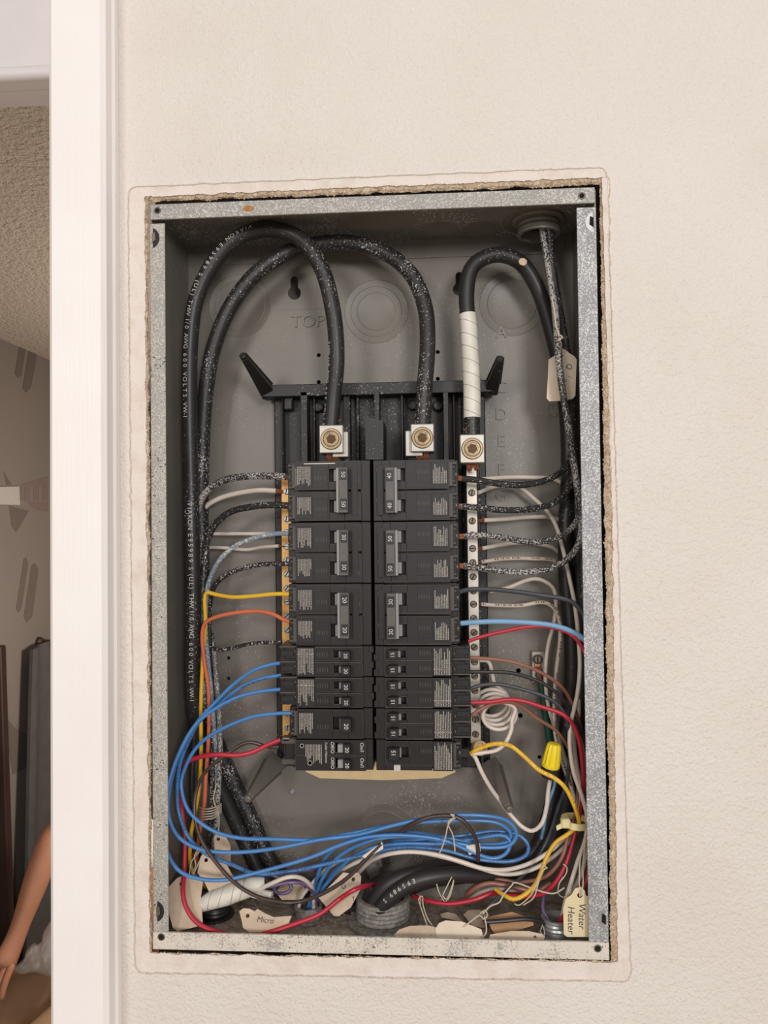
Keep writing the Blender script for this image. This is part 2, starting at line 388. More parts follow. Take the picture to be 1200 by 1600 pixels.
m = MB(); m.box(xl, xpl+.01, y2, y3, zh+.002, zh+.09, .001); m.obj('head_jamb', 'trim_header', head)
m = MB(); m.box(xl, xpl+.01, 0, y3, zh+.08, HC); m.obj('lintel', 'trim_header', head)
m = MB(); m.box(xl-.045, xl, -.028, .13, 0, HC, .003); struct(m.obj('trim_3', 'trim_paint'))
m = MB(); m.box(-3.2, xl-.01, -.003, .128, 0, HC); struct(m.obj('wall_front_far', 'wall_paint', smooth=False))
# room beyond the doorway
XW = -1.47
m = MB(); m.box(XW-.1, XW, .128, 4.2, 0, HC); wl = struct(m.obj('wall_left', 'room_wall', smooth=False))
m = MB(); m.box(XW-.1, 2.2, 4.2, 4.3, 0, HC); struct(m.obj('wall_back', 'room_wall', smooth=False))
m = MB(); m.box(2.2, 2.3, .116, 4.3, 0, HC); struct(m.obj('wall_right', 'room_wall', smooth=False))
m = MB(); m.box(XW-.1, 2.3, .116, 4.3, HC, HC+.05); struct(m.obj('ceiling', 'popcorn', smooth=False))
m = MB(); m.box(-3.2, 2.3, -4.2, 4.3, -.05, 0); struct(m.obj('floor', 'floor_wood', smooth=False))
d = bpy.data.lights.new('far_room_fill', 'POINT'); d.energy = 44; d.shadow_soft_size = .15; d.color = (1, .9, .8)  # unseen fill light, added to lift the room beyond the doorway
o = bpy.data.objects.new('far_room_fill', d); COL.objects.link(o); o.location = (-.25, 1.7, 1.5)
# printed shapes on that wall, a pale plate
def wprint(poly, name, mat, th=.0012):
    MB().prism([PX(x, y, XW+.0002) for x, y in poly], (th, 0, 0)).obj(name, mat, wl, smooth=False)
for a in ([(31, 535), (41, 539), (33, 588), (28, 591), (23, 585)], [(46, 540), (59, 546), (48, 606), (40, 614), (35, 606)],
          [(37, 873), (41, 871), (44, 880), (33, 952), (28, 957), (25, 950)], [(49, 884), (54, 880), (60, 890), (50, 964), (41, 973), (37, 963)]):
    wprint(a, 'printed_stroke', 'wall_print')
wprint([(5, 736), (18, 758), (10, 758)], 'printed_triangle', 'wall_print'); wprint([(14, 790), (45, 798), (25, 832), (18, 822)], 'printed_triangle', 'wall_print')
wprint([(30, 758), (75, 744), (75, 760)], 'printed_triangle', 'wall_print_pink'); wprint([(40, 784), (75, 784), (75, 800), (58, 797)], 'printed_triangle', 'wall_print_pink')
wprint([(6, 1118), (22, 1136), (46, 1150), (40, 1200), (20, 1210)], 'printed_triangle', 'wall_print'); wprint([(24, 1134), (50, 1114), (48, 1149)], 'printed_triangle', 'wall_print_pink')
for x in (31, 38, 52, 66): wprint([(x, 760), (x+(9 if x > 31 else 5), 760), (x+(9 if x > 31 else 5), 782), (x, 782)], 'printed_square', 'wall_print_pink')
wprint([(-8, 761), (28, 760), (29, 789), (-8, 788)], 'wall_plate', 'plate_white', .006)
# ------------------------------------------------------------------ panel box
BW, BH, BD = .181, .3029, .095
Z0 = ZB
box = empty('breaker_panel_box', (0, BD, ZB-BH)); tag(box, 'grey metal electrical panel box set in the wall, cover removed', 'electrical panel')
box.matrix_world = Matrix.Translation((0, BD, ZB-BH))
bpy.context.view_layer.update()
INV = box.matrix_world.inverted()
def bp(mb, name, mat, parent=None, **k):     # part of the box, built in world coordinates
    o = mb.obj(name, mat, **k); o.parent = parent or box; o.matrix_parent_inverse = INV if not parent else Matrix.Identity(4); return o
# back plate with real holes
m = MB()
def circ(c, r_, n=20, ax='y'): return [Vector((c.x+r_*math.cos(2*math.pi*i/n), c.y, c.z+r_*math.sin(2*math.pi*i/n))) for i in range(n)]
holes = []
for (x, y, r_) in ((498, 555, 1.9), (498, 597, 1.9), (684, 550, 1.9), (684, 592, 1.9), (357, 1028, 1.7), (357, 1060, 1.7), (810, 1048, 2.2), (813, 1118, 2.2), (843, 1183, 1.8), (300, 1330, 1.5)):
    holes.append(circ(P(x, y, 95), r_/1000, 14))
def keyhole(x, y):
    c = P(x, y, 95); o = []
    for i in range(17):
        a = R(125)+R(290)*i/16; o.append(c+Vector((.0062*math.cos(a), 0, .0062*math.sin(a))))
    t = .0036
    for i in range(9):
        a = R(0)+R(180)*i/8; o.append(c+Vector((t*math.cos(a), 0, .0125+t*math.sin(a))))
    return o
holes += [keyhole(460, 458), keyhole(718, 452)]
m.prism([Vector((-BW, BD, Z0-BH)), Vector((BW, BD, Z0-BH)), Vector((BW, BD, Z0+BH)), Vector((-BW, BD, Z0+BH))], (0, .0012, 0), holes)
bp(m, 'back_plate', 'panel_grey', smooth=False)
T = .0013
bp(MB().box(-BW, -BW+T, 0, BD, Z0-BH, Z0+BH), 'side_wall', 'panel_grey')
bp(MB().box(BW-T, BW, 0, BD, Z0-BH, Z0+BH), 'side_wall', 'panel_grey')
bp(MB().box(-BW, BW, 0, BD, Z0+BH-T, Z0+BH), 'top_wall', 'panel_grey_spray')
bp(MB().box(-BW, BW, 0, BD, Z0-BH, Z0-BH+T), 'bottom_wall', 'dusty_floor')
# rear seam flanges of top and bottom walls, with mitred corners
for zt, s in ((Z0+BH, -1), (Z0-BH, 1)):
    p = [Vector((-BW+.016, BD-.0001, zt)), Vector((-BW+.004, BD-.0001, zt+s*.017)), Vector((BW-.004, BD-.0001, zt+s*.017)), Vector((BW-.004, BD-.0001, zt))]
    if s < 0: p = [Vector((-BW+.002, BD-.0001, zt)), Vector((-BW+.024, BD-.0001, zt-.018)), Vector((BW-.01, BD-.0001, zt-.018)), Vector((BW-.008, BD-.0001, zt))]
    bp(MB().prism(p, (0, -.0012, 0)), 'seam_flange', 'panel_grey', smooth=False)
    for x in (-BW+.03, BW-.02):
        bp(MB().lathe((x, BD-.0014, zt+s*.009), (0, -1, 0), [(.0022, 0), (.0020, .0006)], 14), 'rivet', 'panel_grey')
# front flanges
FL, FR, FT, FB = .0125, .0152, .0125, .0135
fl = bp(MB().box(-BW, -BW+FL, -.0008, .0006, Z0-BH+FB, Z0+BH-FT-.003, .0003), 'front_flange', 'flange_left')
fr_ = bp(MB().box(BW-FR, BW, -.0008, .0006, Z0-BH+FB, Z0+BH-FT-.003, .0003), 'front_flange', 'flange_right')
ft = bp(MB().box(-BW+.0008, BW-.001, -.0018, .0006, Z0+BH-FT, Z0+BH, .0003), 'front_flange', 'flange_top')
fb = bp(MB().box(-BW, BW, -.0018, .0006, Z0-BH, Z0-BH+FB, .0003), 'front_flange', 'flange_bottom')
def fpart(mb, name, mat, par, **k):
    o = mb.obj(name, mat, **k); o.parent = par; return o
for par, x, y in ((ft, 246, 329), (ft, 909, 306), (fb, 252, 1464), (fb, 934, 1482)):
    c = P(x, y, -1.8); fpart(MB().lathe(c, (0, -1, 0), [(.0031, 0), (.0027, .0003), (.0021, .0003), (.0019, -.0002)], 18), 'corner_hole', 'screw_dark', par)
    fpart(MB().lathe(c, (0, -1, 0), [(.0018, .00002), (.0017, .0005)], 14), 'hole_centre', 'black_hole', par)
for par, x, y, s in ((fl, 240, 372, 1), (fr_, 925, 347, -1), (fl, 247, 1424, 1), (fr_, 944, 1436, -1)):  # half-round notches with a clip behind
    c = P(x, y, -.8); pts = [c+Vector((s*(-.0035+.0085*math.cos(a)), 0, .0088*math.sin(a))) for a in [R(-70+140*i/14) for i in range(15)]]
    fpart(MB().prism(pts, (0, -.0003, 0)), 'notch', 'plastic_deep' if s > 0 else 'screw_zinc', par, smooth=False)
    fpart(MB().prism([c+Vector((s*v[0], -.0003, v[1])) for v in ((-.001, -.004), (.002, -.002), (.0015, .0045), (-.0012, .003))], (0, -.0008, 0)), 'clip', 'black_hole' if s < 0 else 'screw_dark', par, smooth=False)
c = P(388, 326, -1.9); rg = random.Random(5)
fpart(MB().prism([c+Vector((.0040*math.cos(a)*(1+.25*rg.random()), 0, .0022*math.sin(a)*(1+.3*rg.random()))) for a in [i*.45 for i in range(14)]], (0, -.0001, 0)), 'rust_spot', 'rust', ft, smooth=False)
# knockouts pressed into the back and top
def knock(c, n_, rads, name='knockout'):
    k = MB(); ax = Vector(n_)
    for i, r_ in enumerate(rads):
        k.lathe(c+ax*(.00015*i), ax, [(r_, 0), (r_-.0002, .00015), (r_-.0005, .00022), (r_-.0008, .0001)], 40)
    bp(k, name, 'panel_grey')
for x, y, rr in ((588, 487, (.030, .024, .018)), (375, 478, (.030, .024)), (800, 475, (.030, .023)), (600, 1308, (.031, .024))):
    knock(P(x, y, 95), (0, -1, 0), [v for v in rr])
for x, y, rr in ((588, 344, (.034, .027, .02)), (688, 357, (.016, .011)), (753, 356, (.016, .011)), (838, 346, (.030, .026))):
    knock(PZ(x, y, Z0+BH-T), (0, 0, -1), rr)
# raised lettering
def emb(s, x, y, size, dx, up):
    k = MB(); put_text(k, s, P(x, y, 95)+Vector((0, -.0002, 0)), dx, up, size, ext=.075); bp(k, 'embossed_lettering', 'panel_grey', smooth=False)
emb('TOP', 481, 503, .0165, (1, 0, 0), (0, 0, 1))
for ch, y in (('A', 520), ('C', 606), ('D', 648), ('E', 690), ('F', 734), ('G', 775)): emb(ch, 783, y, .0155, (1, 0, 0), (0, 0, 1))
emb('E', 862, 634, .012, (0, 0, -1), (1, 0, 0)); emb('2', 862, 648, .012, (0, 0, -1), (1, 0, 0))
bp(MB().lathe(P(457, 1236, 95), (0, -1, 0), [(.0032, 0), (.0030, .0014), (.0020, .0022)], 16), 'rivet', 'screw_zinc')
bp(MB().box(P(430, 480, 95).x, P(515, 480, 95).x, BD-.0004, BD, P(480, 483, 95).z-.0003, P(480, 483, 95).z), 'stamp_line', 'panel_grey')

# hubs
def hub(name, c, r_, hgt, label, mat, up=1, threads=4, nut=1.35):
    e = empty(name, c); tag(e, label, 'conduit fitting'); ax = Vector((0, 0, up)); s = 24
    k = MB(); pr = [(r_*nut, 0), (r_*nut, hgt*.12), (r_*nut*.95, hgt*.2)]; k.lathe((0, 0, 0), ax, pr, 48, 24, .018); k.obj('locknut', mat, e)
    k = MB(); pr = [(r_*1.12, hgt*.16)]
    for i in range(threads):
        h0 = hgt*(.2+.62*i/threads); h1 = hgt*(.2+.62*(i+.5)/threads); pr += [(r_*1.0, h0), (r_*1.05, h1)]
    pr += [(r_*1.0, hgt*.82), (r_*1.06, hgt*.88), (r_*1.04, hgt), (r_*.86, hgt), (r_*.84, hgt*.3)]
    k.lathe((0, 0, 0), ax, pr, 40); k.obj('threaded_sleeve', mat, e)
    k = MB(); k.lathe((0, 0, 0), ax, [(r_*.85, hgt*.25), (r_*.85, hgt*.3)], 32); k.obj('bore', 'black_hole', e); return e
zf = Z0-BH+T
hub('conduit_hub', Vector((PZ(598, 1447, zf).x, .046, zf)), .0222, .023, 'large threaded grey conduit hub at bottom centre with thick black cables', 'pvc_grey')
hub('conduit_fitting', Vector((PZ(480, 1440, zf).x, .050, zf)), .0115, .012, 'small ring fitting in the panel floor with blue wires rising', 'pvc_grey', threads=2)
hub('conduit_fitting', Vector((PZ(868, 1458, zf).x, .030, zf)), .0115, .016, 'small ridged fitting beside the water heater tag', 'screw_zinc', threads=3)
hub('conduit_fitting', Vector((PZ(338, 1425, zf).x, .052, zf)), .0125, .010, 'dark low fitting under the white taped wire bundle', 'w_black_clean', threads=2)
ct = PZ(841, 343, Z0+BH-T); hub('conduit_bushing', ct, .0175, .014, 'grey bushing in the panel ceiling at top right', 'panel_grey', -1, 2, 1.3)
# rubble and dust on the floor
b = MB(); rg = random.Random(11)
for _ in range(900):
    p = Vector((rg.uniform(-BW+.006, BW-.006), rg.uniform(.006, BD-.004), zf)); crumb(b, p+Vector((0, 0, .0003)), rg.uniform(.0004, .0018), rg)
for _ in range(500):
    p = Vector((rg.uniform(-.10, .05), BD-.002-abs(rg.gauss(0, .003)), zf+.018+rg.random()*.02)); crumb(b, p, rg.uniform(.0003, .0010), rg)
o = b.obj('floor_rubble', 'dust', smooth=False, kind='stuff'); tag(o, 'grey dust and plaster crumbs on the panel floor', 'dust')

# ------------------------------------------------------------------ bus assembly
bus = empty('bus_assembly', (0, .09, ZB-.12)); tag(bus, 'black plastic bus assembly carrying the lugs and neutral bars', 'bus assembly')
bus.matrix_world = Matrix.Translation((0, .09, ZB-.12)); BI = bus.matrix_world.inverted()
def up_(mb, name, mat, parent=None, **k):
    o = mb.obj(name, mat, **k); o.parent = parent or bus; o.matrix_parent_inverse = BI; return o
yb = 84
a = P(428, 608, yb); c = P(766, 1200, yb)
m = MB(); m.box(a.x, c.x, .084, .0935, c.z, a.z, .001); tray = up_(m, 'tray', 'tray_black')
m = MB(); q0 = P(404, 603, 70); q1 = P(788, 613, 70); m.box(q0.x+.003, q1.x-.006, .066, .086, q1.z, q0.z, .0006); up_(m, 'top_rail', 'tray_black')
for x0, x1_, yf, y0, y1 in ((440, 447, 72, 615, 1200), (469, 481, 66, 612, 730), (489, 493, 76, 615, 720), (536, 548, 72, 612, 730), (556, 562, 76, 612, 720), (584, 594, 64, 612, 730), (626, 631, 72, 612, 720),
                        (692, 702, 62, 612, 730), (707, 712, 74, 612, 720), (748, 752, 72, 615, 1200), (722, 728, 72, 615, 1190)):
    p = P(x0, y0, yf); q = P(x1_, y1, yf); up_(MB().box(p.x, q.x, yf/1000, .086, q.z, p.z, .0005), 'rib', 'tray_black')
p = P(443, 617, 74); q = P(457, 640, 74); up_(MB().box(p.x, q.x, .074, .086, q.z, p.z, .001), 'latch', 'tray_black')
p = P(571, 648, 30); q = P(598, 716, 30)
up_(MB().prism([P(571, 650, 32), P(599, 658, 32), P(599, 718, 32), P(571, 718, 32)], (0, .045, 0)), 'barrier', 'tray_black', smooth=False)
for x, y in ((498, 636), (644, 633), (684, 634)):
    up_(MB().lathe(P(x, y, 80), (0, -1, 0), [(.0045, -.004), (.0045, .001), (.0038, .0016), (.0025, .0012)], 18), 'tray_screw', 'tray_black')
def arm(pts, ytip, ybase, w0, w1, mat):      # tapered standoff reaching forward from the tray corner
    (bx, by), (tx, ty) = pts; b0 = P(bx, by, ybase); t0 = P(tx, ty, ytip); ax = (t0-b0).normalized()
    s = ax.cross(Vector((0, 1, 0)))
    s = Vector((-(t0-b0).z, 0, (t0-b0).x)).normalized(); w = ax.cross(s).normalized()
    k = MB(); vs = []
    for p, a_, th in ((b0, w0, .007), (t0, w1, .003)):
        vs.append([k.bm.verts.new(p+s*(i*a_)+w*(j*th)) for i, j in ((-1, -1), (1, -1), (1, 1), (-1, 1))])
    for i in range(4): k.bm.faces.new((vs[0][i], vs[0][(i+1) % 4], vs[1][(i+1) % 4], vs[1][i]))
    k.bm.faces.new(vs[0]); k.bm.faces.new(vs[1][::-1])
    bmesh.ops.bevel(k.bm, geom=list(k.bm.edges), offset=.0008, segments=1, affect='EDGES')
    o = up_(k, 'arm', mat, smooth=False)
    k = MB(); s2 = s*w0*.5
    k.tube([b0+s*w0-w*.006, t0+s*w1-w*.003], [.0011, .0008], 6, 1); k.tube([b0-s*w0-w*.006, t0-s*w1-w*.003], [.0011, .0008], 6, 1); k.lathe(t0-ax*.0005, ax, [(.0032, 0), (.0032, .003), (.0022, .004)], 10)
    fo = k.obj('arm_ridge', mat); fo.parent = o
arm(((418, 612), (381, 558)), 25, 74, .0065, .0026, 'tray_black')
arm(((769, 606), (781, 563)), 30, 74, .0060, .0026, 'tray_black')
arm(((432, 1190), (389, 1246)), 28, 76, .0095, .0028, 'arm_grey')
arm(((766, 1196), (795, 1262)), 28, 76, .0085, .0028, 'arm_grey')
# cream insulating board under the breakers
up_(MB().prism([P(x, y, 66) for x, y in ((474, 1190), (700, 1190), (712, 1206), (690, 1216), (600, 1219), (500, 1216), (478, 1206))], (0, .004, 0)), 'insulating_board', 'cream_board', smooth=False)
# lugs
def lug(cx, cy, wpx, hpx, yf, tab):
    p = P(cx-wpx/2, cy-hpx/2, yf); q = P(cx+wpx/2, cy+hpx/2, yf); cc = P(cx, cy, yf)
    o = up_(MB().box(p.x, q.x, yf/1000, yf/1000+.021, q.z, p.z, .0007), 'lug', 'lug_metal')
    def sub(mb, n, mt): x = mb.obj(n, mt); x.parent = o
    sub(MB().lathe(cc, (0, -1, 0), [(.0091, -.002), (.0091, .0008), (.0085, .0014), (.0070, .0014), (.0064, .0006)], 28), 'screw_ring', 'lug_screw')
    sub(MB().lathe(cc+Vector((0, -.0004, 0)), (0, -1, 0), [(.0062, -.002), (.0060, .0010), (.0053, .0011), (.0051, -.0002)], 24), 'socket_screw', 'lug_screw')
    sub(MB().lathe(cc+Vector((0, -.0004, 0)), (0, -1, 0), [(.0044, 0), (.0043, .0008)], 6), 'hex_socket', 'lug_socket')
    rg = random.Random(int(cx)); k = MB()
    for sgn, yy in ((1, p.z), (-1, q.z)):
        for i in range(9):
            x = cc.x+(-4+i)*.00115; k.tube([(x, yf/1000+.009, yy-sgn*.001), (x+rg.uniform(-.001, .001), yf/1000+.007, yy+sgn*.003), (x+rg.uniform(-.0022, .0022), yf/1000+.009, yy+sgn*.0055)], .0008, 5, .003)
        sub(k, 'copper_strands', 'copper'); k = MB()
    if tab:
        u = P(cx+tab*(wpx/2+8), cy+4, yf+8); up_(MB().box(min(u.x, cc.x), max(u.x, cc.x)+.0, yf/1000+.006, yf/1000+.020, q.z-.003, cc.z+.007, .0006), 'lug_tab', 'lug_metal')
    return o
lug(517.5, 686, 38, 43, 30, 1); lug(660, 684, 37, 43, 30, -1); lug(738, 701, 39, 44, 30, 0)
# neutral bars with slotted screws
def bar(x0, y0, x1_, y1, w, yf, mat, screws, smat, rs):
    p = P(x0, y0, yf); q = P(x1_, y1, yf); hw = w/1000/2; k = MB()
    vs = [Vector((p.x-hw, p.y, p.z)), Vector((p.x+hw, p.y, p.z)), Vector((q.x+hw, q.y, q.z)), Vector((q.x-hw, q.y, q.z))]
    k.prism(vs, (0, .009, 0)); bmesh.ops.bevel(k.bm, geom=list(k.bm.edges), offset=.0006, segments=1, affect='EDGES')
    o = up_(k, 'neutral_bar', mat, smooth=False); rg = random.Random(2)
    for sy in screws:
        t = (sy-y0)/(y1-y0); c_ = P(x0+(x1_-x0)*t, sy, yf); a_ = rg.uniform(-1, 1)*.9+.6
        k = MB(); k.lathe(c_, (0, -1, 0), [(rs*1.12, 0), (rs*1.12, .0002), (rs, .0003), (rs, .0012), (rs*.85, .0016)], 20); sc_ = k.obj('screw', smat); sc_.parent = o
        d_ = Vector((math.cos(a_), 0, math.sin(a_))); e_ = Vector((-d_.z, 0, d_.x)); b_ = c_+Vector((0, -.00165, 0))
        k = MB(); k.prism([b_+d_*rs*.85+e_*.0004, b_-d_*rs*.85+e_*.0004, b_-d_*rs*.85-e_*.0004, b_+d_*rs*.85-e_*.0004], (0, .0003, 0)); s2_ = k.obj('screw_slot', 'black_hole', smooth=False); s2_.parent = o
    return o
bar(447.5, 742, 449.5, 1152, 9.6, 62, 'bar_brass', [768, 811, 832, 854, 875, 897, 919, 940, 962, 984, 1006, 1028, 1050, 1072, 1094, 1115, 1137], 'screw_zinc', .0026)
bar(736.5, 722, 743.5, 1162, 9.4, 55, 'bar_silver', [770, 814, 836, 857, 879, 901, 923, 944, 966, 988, 1011, 1034, 1056, 1079, 1101, 1124, 1147], 'screw_dark', .0028)
# end terminal of the neutral bar
up_(MB().lathe(P(750, 1169, 50), (.25, -1, .2), [(.0064, -.006), (.0064, .001), (.0060, .0016), (.0046, .0016), (.0044, -.004)], 24), 'end_terminal', 'cream_board')
# ------------------------------------------------------------------ breakers
YF = 12
xcL = P(581, 960, YF).x; xcR = P(584.5, 960, YF).x; ZT = P(580, 718, YF).z; PT = .0254
mm = .001
class Br:
    def __init__(s, label, right, slot, n, hu):
        s.right = right; s.h = hu; s.n = n
        z = ZT-PT*slot if not right else ZT-PT*(slot+n)
        s.e = empty('circuit_breaker', ((xcR if right else xcL), YF*mm, z), (0, math.pi if right else 0, 0)); tag(s.e, label, 'circuit breaker', None)
    def bx(s, mb, u0, u1, v0, v1, w0, w1, bev=.0): mb.box(-u1*mm, -u0*mm, -w1*mm, -w0*mm, -v1*mm, -v0*mm, bev*mm); return mb
    def part(s, name, mat, u0, u1, v0, v1, w0, w1, bev=.3, parent=None): return s.bx(MB(), u0, u1, v0, v1, w0, w1, bev).obj(name, mat, parent or s.e, smooth=False)
    def text(s, t, u, v, w, size, mat='print_white', name='rating_number', parent=None):
        k = MB(); put_text(k, t, (-u*mm, -(w+.08)*mm, -v*mm), (0, 0, -1), (1, 0, 0), size*mm); return k.obj(name, mat, parent or s.e, smooth=False)
    def print(s, u0, u1, v0, v1, seed, w=.32, solid=True, parent=None):   # lines of tiny print, too small to read
        k = MB(); rg = random.Random(seed); n = int((u1-u0)/1.25)
        for i in range(n):
            u = u0+(u1-u0)*(i+.5)/n; v = v0; end = v1-rg.random()**2*(v1-v0)*.45
            while v < end:
                L = rg.uniform(.35, 1.2); s.bx(k, u-.32, u+.3, v, min(v+L, end), w, w+.03); v += L+rg.uniform(.18, .4)
        return k.obj('label_print', 'print_dim', parent or s.e, smooth=False)
    def base(s, nv, tu=70):
        H = nv*25.4-.35; k = MB(); s.bx(k, .3, 68, .2, H, -58, -8, .3); s.bx(k, .3, 8.5, .2, H, -9, -2.5, .4); s.bx(k, 60, tu, .8, H-.6, -40, -9, .4)
        return k.obj('body', 'plastic', s.e, smooth=False)
    def slotplate(s, v0, v1, sv0, sv1, s0, s1, u0=8, u1=62.5, w=0):
        k = MB(); s.bx(k, u0, s0, v0, v1, -9, w, .4); s.bx(k, s1, u1, v0, v1, -9, w, .4); s.bx(k, s0-.3, s1+.3, v0, sv0, -9, w, .3); s.bx(k, s0-.3, s1+.3, sv1, v1, -9, w, .3)
        o = k.obj('face_plate', 'plastic', s.e, smooth=False); k = MB(); t = .28; z = w+.05
        for a in ((u0, u1, v0, v0+t), (u0, u1, v1-t, v1), (u0, u0+t, v0, v1), (u1-t, u1, v0, v1), (s1, s1+t, sv0, sv1), (s0, s1, sv1, sv1+t)): s.bx(k, *a, w-.3, z)
        k.obj('edge_highlight', 'plastic_edge', o, smooth=False); return o  # paler strips: edge highlights painted along the plate and slot rims
    def marks(s, u, v, n=5, parent=None):
        k = MB()
        for i in range(n): s.bx(k, u+i*2.0, u+i*2.0+.45, v-1.6, v+1.6, -.2, .22)
        return k.obj('embossed_marks', 'plastic_edge', parent or s.e, smooth=False, kind='stuff')
    def terminal(s, v, tu=70, wide=7, screw=True):
        k = MB()
        for i, (dv, l) in enumerate(((-wide-2, 3.5), (-wide+1.2, 2), (wide-1.2, 2), (wide+2, 3.5))): s.bx(k, 61.5, 61.5+l+4, v+dv-1, v+dv+1, -14, -4.5, .3)
        s.bx(k, 61.8, 65.5, v-wide-3, v+wide+3, -16, -2.2, .4); k.obj('terminal_guard', 'plastic_edge', s.e, smooth=False)
        s.part('terminal_opening', 'plastic_deep', 65, tu+.3, v-3.6, v+3.6, -15, -8.6)
        if screw:
            c = Vector((-67*mm, 8.2*mm, -v*mm)); k = MB(); k.lathe(c, (0, -1, 0), [(.0024, -.002), (.0024, -.0006), (.0018, -.0002)], 16); k.obj('terminal_screw', 'screw_dark', s.e)
def two_pole(label, right, slot, amps, hu, seed):
    b = Br(label, right, slot, 2, hu); b.base(2); h = hu
    for p in (0, 1):
        v0 = p*25.4; pl = b.slotplate(v0+1.6, v0+24.2, v0+7.4, v0+18.0, h-1, h+11.5)
        b.part('panel_line', 'plastic_edge', 8.3, 62.2, v0+.7, v0+1.3, -4, -.6, .1)
        b.part('handle_lever', 'handle_grey', h+4.4, h+7.4, v0+8, v0+17.4, -6, 1.2, .3)
        b.part('label_plate', 'label_black', 48, 61.6, v0+3.6, v0+22.6, -.5, .25, .15)
        b.print(49.2, 60.8, v0+5, v0+(19 if p != right else 21), seed*7+p, parent=None)
        b.part('legend_plate', 'plastic', 35.6, 47.4, v0+6.2, v0+22, -.4, .18, .12); b.marks(36.8, v0+14.5)
        b.marks(h-12.5 if h < 20 else 9.8, v0+17, 3)
        b.terminal(v0+12.7)
    t = b.part('handle_tie', 'tie_grey', h-4.8, h+2.6, 6.6, 43.6, 4.2, 9.2, .5)
    b.part('tie_flank', 'handle_grey', h+2.4, h+4.8, 6.8, 43.4, 1.0, 7.8, .4)
    for v in (12.5, 36.6):
        b.part('rating_plate', 'handle_black', h-4.0, h+1.6, v-4.5, v+4.5, 9, 9.35, .1); b.text(amps, h-1.2, v, 9.4, 4.9)
    b.part('handle_step', 'plastic', h-12, h-6.5, 5, 46, -.3, .25, .15); return b  # low plastic step on the inner side of the handle tie
def single(label, right, slot, amps, hu, seed, test=False):
    b = Br(label, right, slot, 1, hu); b.base(1); h = hu; o = 4.5 if test else 0
    b.slotplate(1+o*.9, 24.4, 7+o, 17.4+o*.7, h-1, h+11.5)
    b.part('handle_lever', 'handle_grey', h+3, h+5.4, 7.8+o, 16.6+o*.7, -6, 3, .3)
    b.part('handle', 'handle_black', h-4.6, h+4.2, 6.4+o, 18+o*.6, -3, 8, .6); b.text(amps, h-.4, 12.6+o, 8, 4.9)
    if test:
        b.part('test_button_plate', 'plastic', 8, 46, .8, 5, -9, -.8, .2); b.part('test_button', 'plate_white', h-.8, h+4.6, .6, 5.8, -3, 2.4, .3)
        b.part('label_plate', 'label_black', 46.5, 63, .8, 24.6, -.5, .5, .15); b.print(47.6, 62, 2, 23.6, seed, .56)
    else:
        b.part('label_plate', 'label_black', 48, 61.6, 2.4, 23.6, -.5, .25, .15); b.print(49.2, 60.8, 4, 21.5, seed)
    b.part('legend_plate', 'plastic', 35.6, 46, 6.2+o, 22, -.4, .18, .12); b.marks(36.8, 15+o*.4); b.terminal(12.7, 76 if test else 70); return b
def tandem(label, right, slot, amps, hu, seed):
    b = Br(label, right, slot, 1, hu); b.base(1, 78); h = hu
    for p in (0, 1):
        v0 = .5+p*12.4; b.slotplate(v0+.5, v0+11.8, v0+3.2, v0+9, h-1, h+10.2, 8, 62.5, -.2)
        b.part('panel_line', 'plastic_edge', 8.3, 47, v0, v0+.5, -4, .15, .1); b.part('channel', 'plastic_deep', 30 if not right else 26, 47, v0+10.4, v0+11.4, -1, -.1, .1)
        b.part('handle_lever', 'handle_grey', h+3.2, h+5.6, v0+3.5, v0+8.6, -6, 2, .25)
        b.part('handle', 'handle_black', h-4.2, h+3.6, v0+2.4, v0+10.2, -3, 7, .5); b.text(amps, h-.4, v0+6.3, 7, 4.3)
        b.part('legend_plate', 'plastic', 35.6, 46.6, v0+2.8, v0+10.2, -.4, .12, .12); b.marks(36.8, v0+6.6)
        b.part('terminal_guard', 'plastic_edge', 63, 77.8, v0+.2, v0+1.6, -16, -5, .3); b.part('terminal_guard', 'plastic', 63, 74, v0+1.4, v0+11.2, -16, -7.8, .4)
        b.part('terminal_opening', 'plastic_deep', 66, 77, v0+4, v0+9, -9, -7.2, .3); b.part('terminal_screw', 'screw_dark', 64.2, 65.8, v0+3.6, v0+6, -8, -6.9, .4)
    b.part('label_plate', 'label_black', 47.4, 62.2, 1, 24.4, -.5, .3, .15); b.print(48.2, 61.6, 2, 23.6, seed, .36)
    k = MB(); b.bx(k, 47.8, 61.8, 6.4, 6.9, .35, .39); k.obj('label_line', 'print_dim', b.e, smooth=False)
    for v in (.4, 12.9): b.part('end_tooth', 'plastic', -1.0, 3, v, v+5.5, -8, -2.2, .3)
    return b
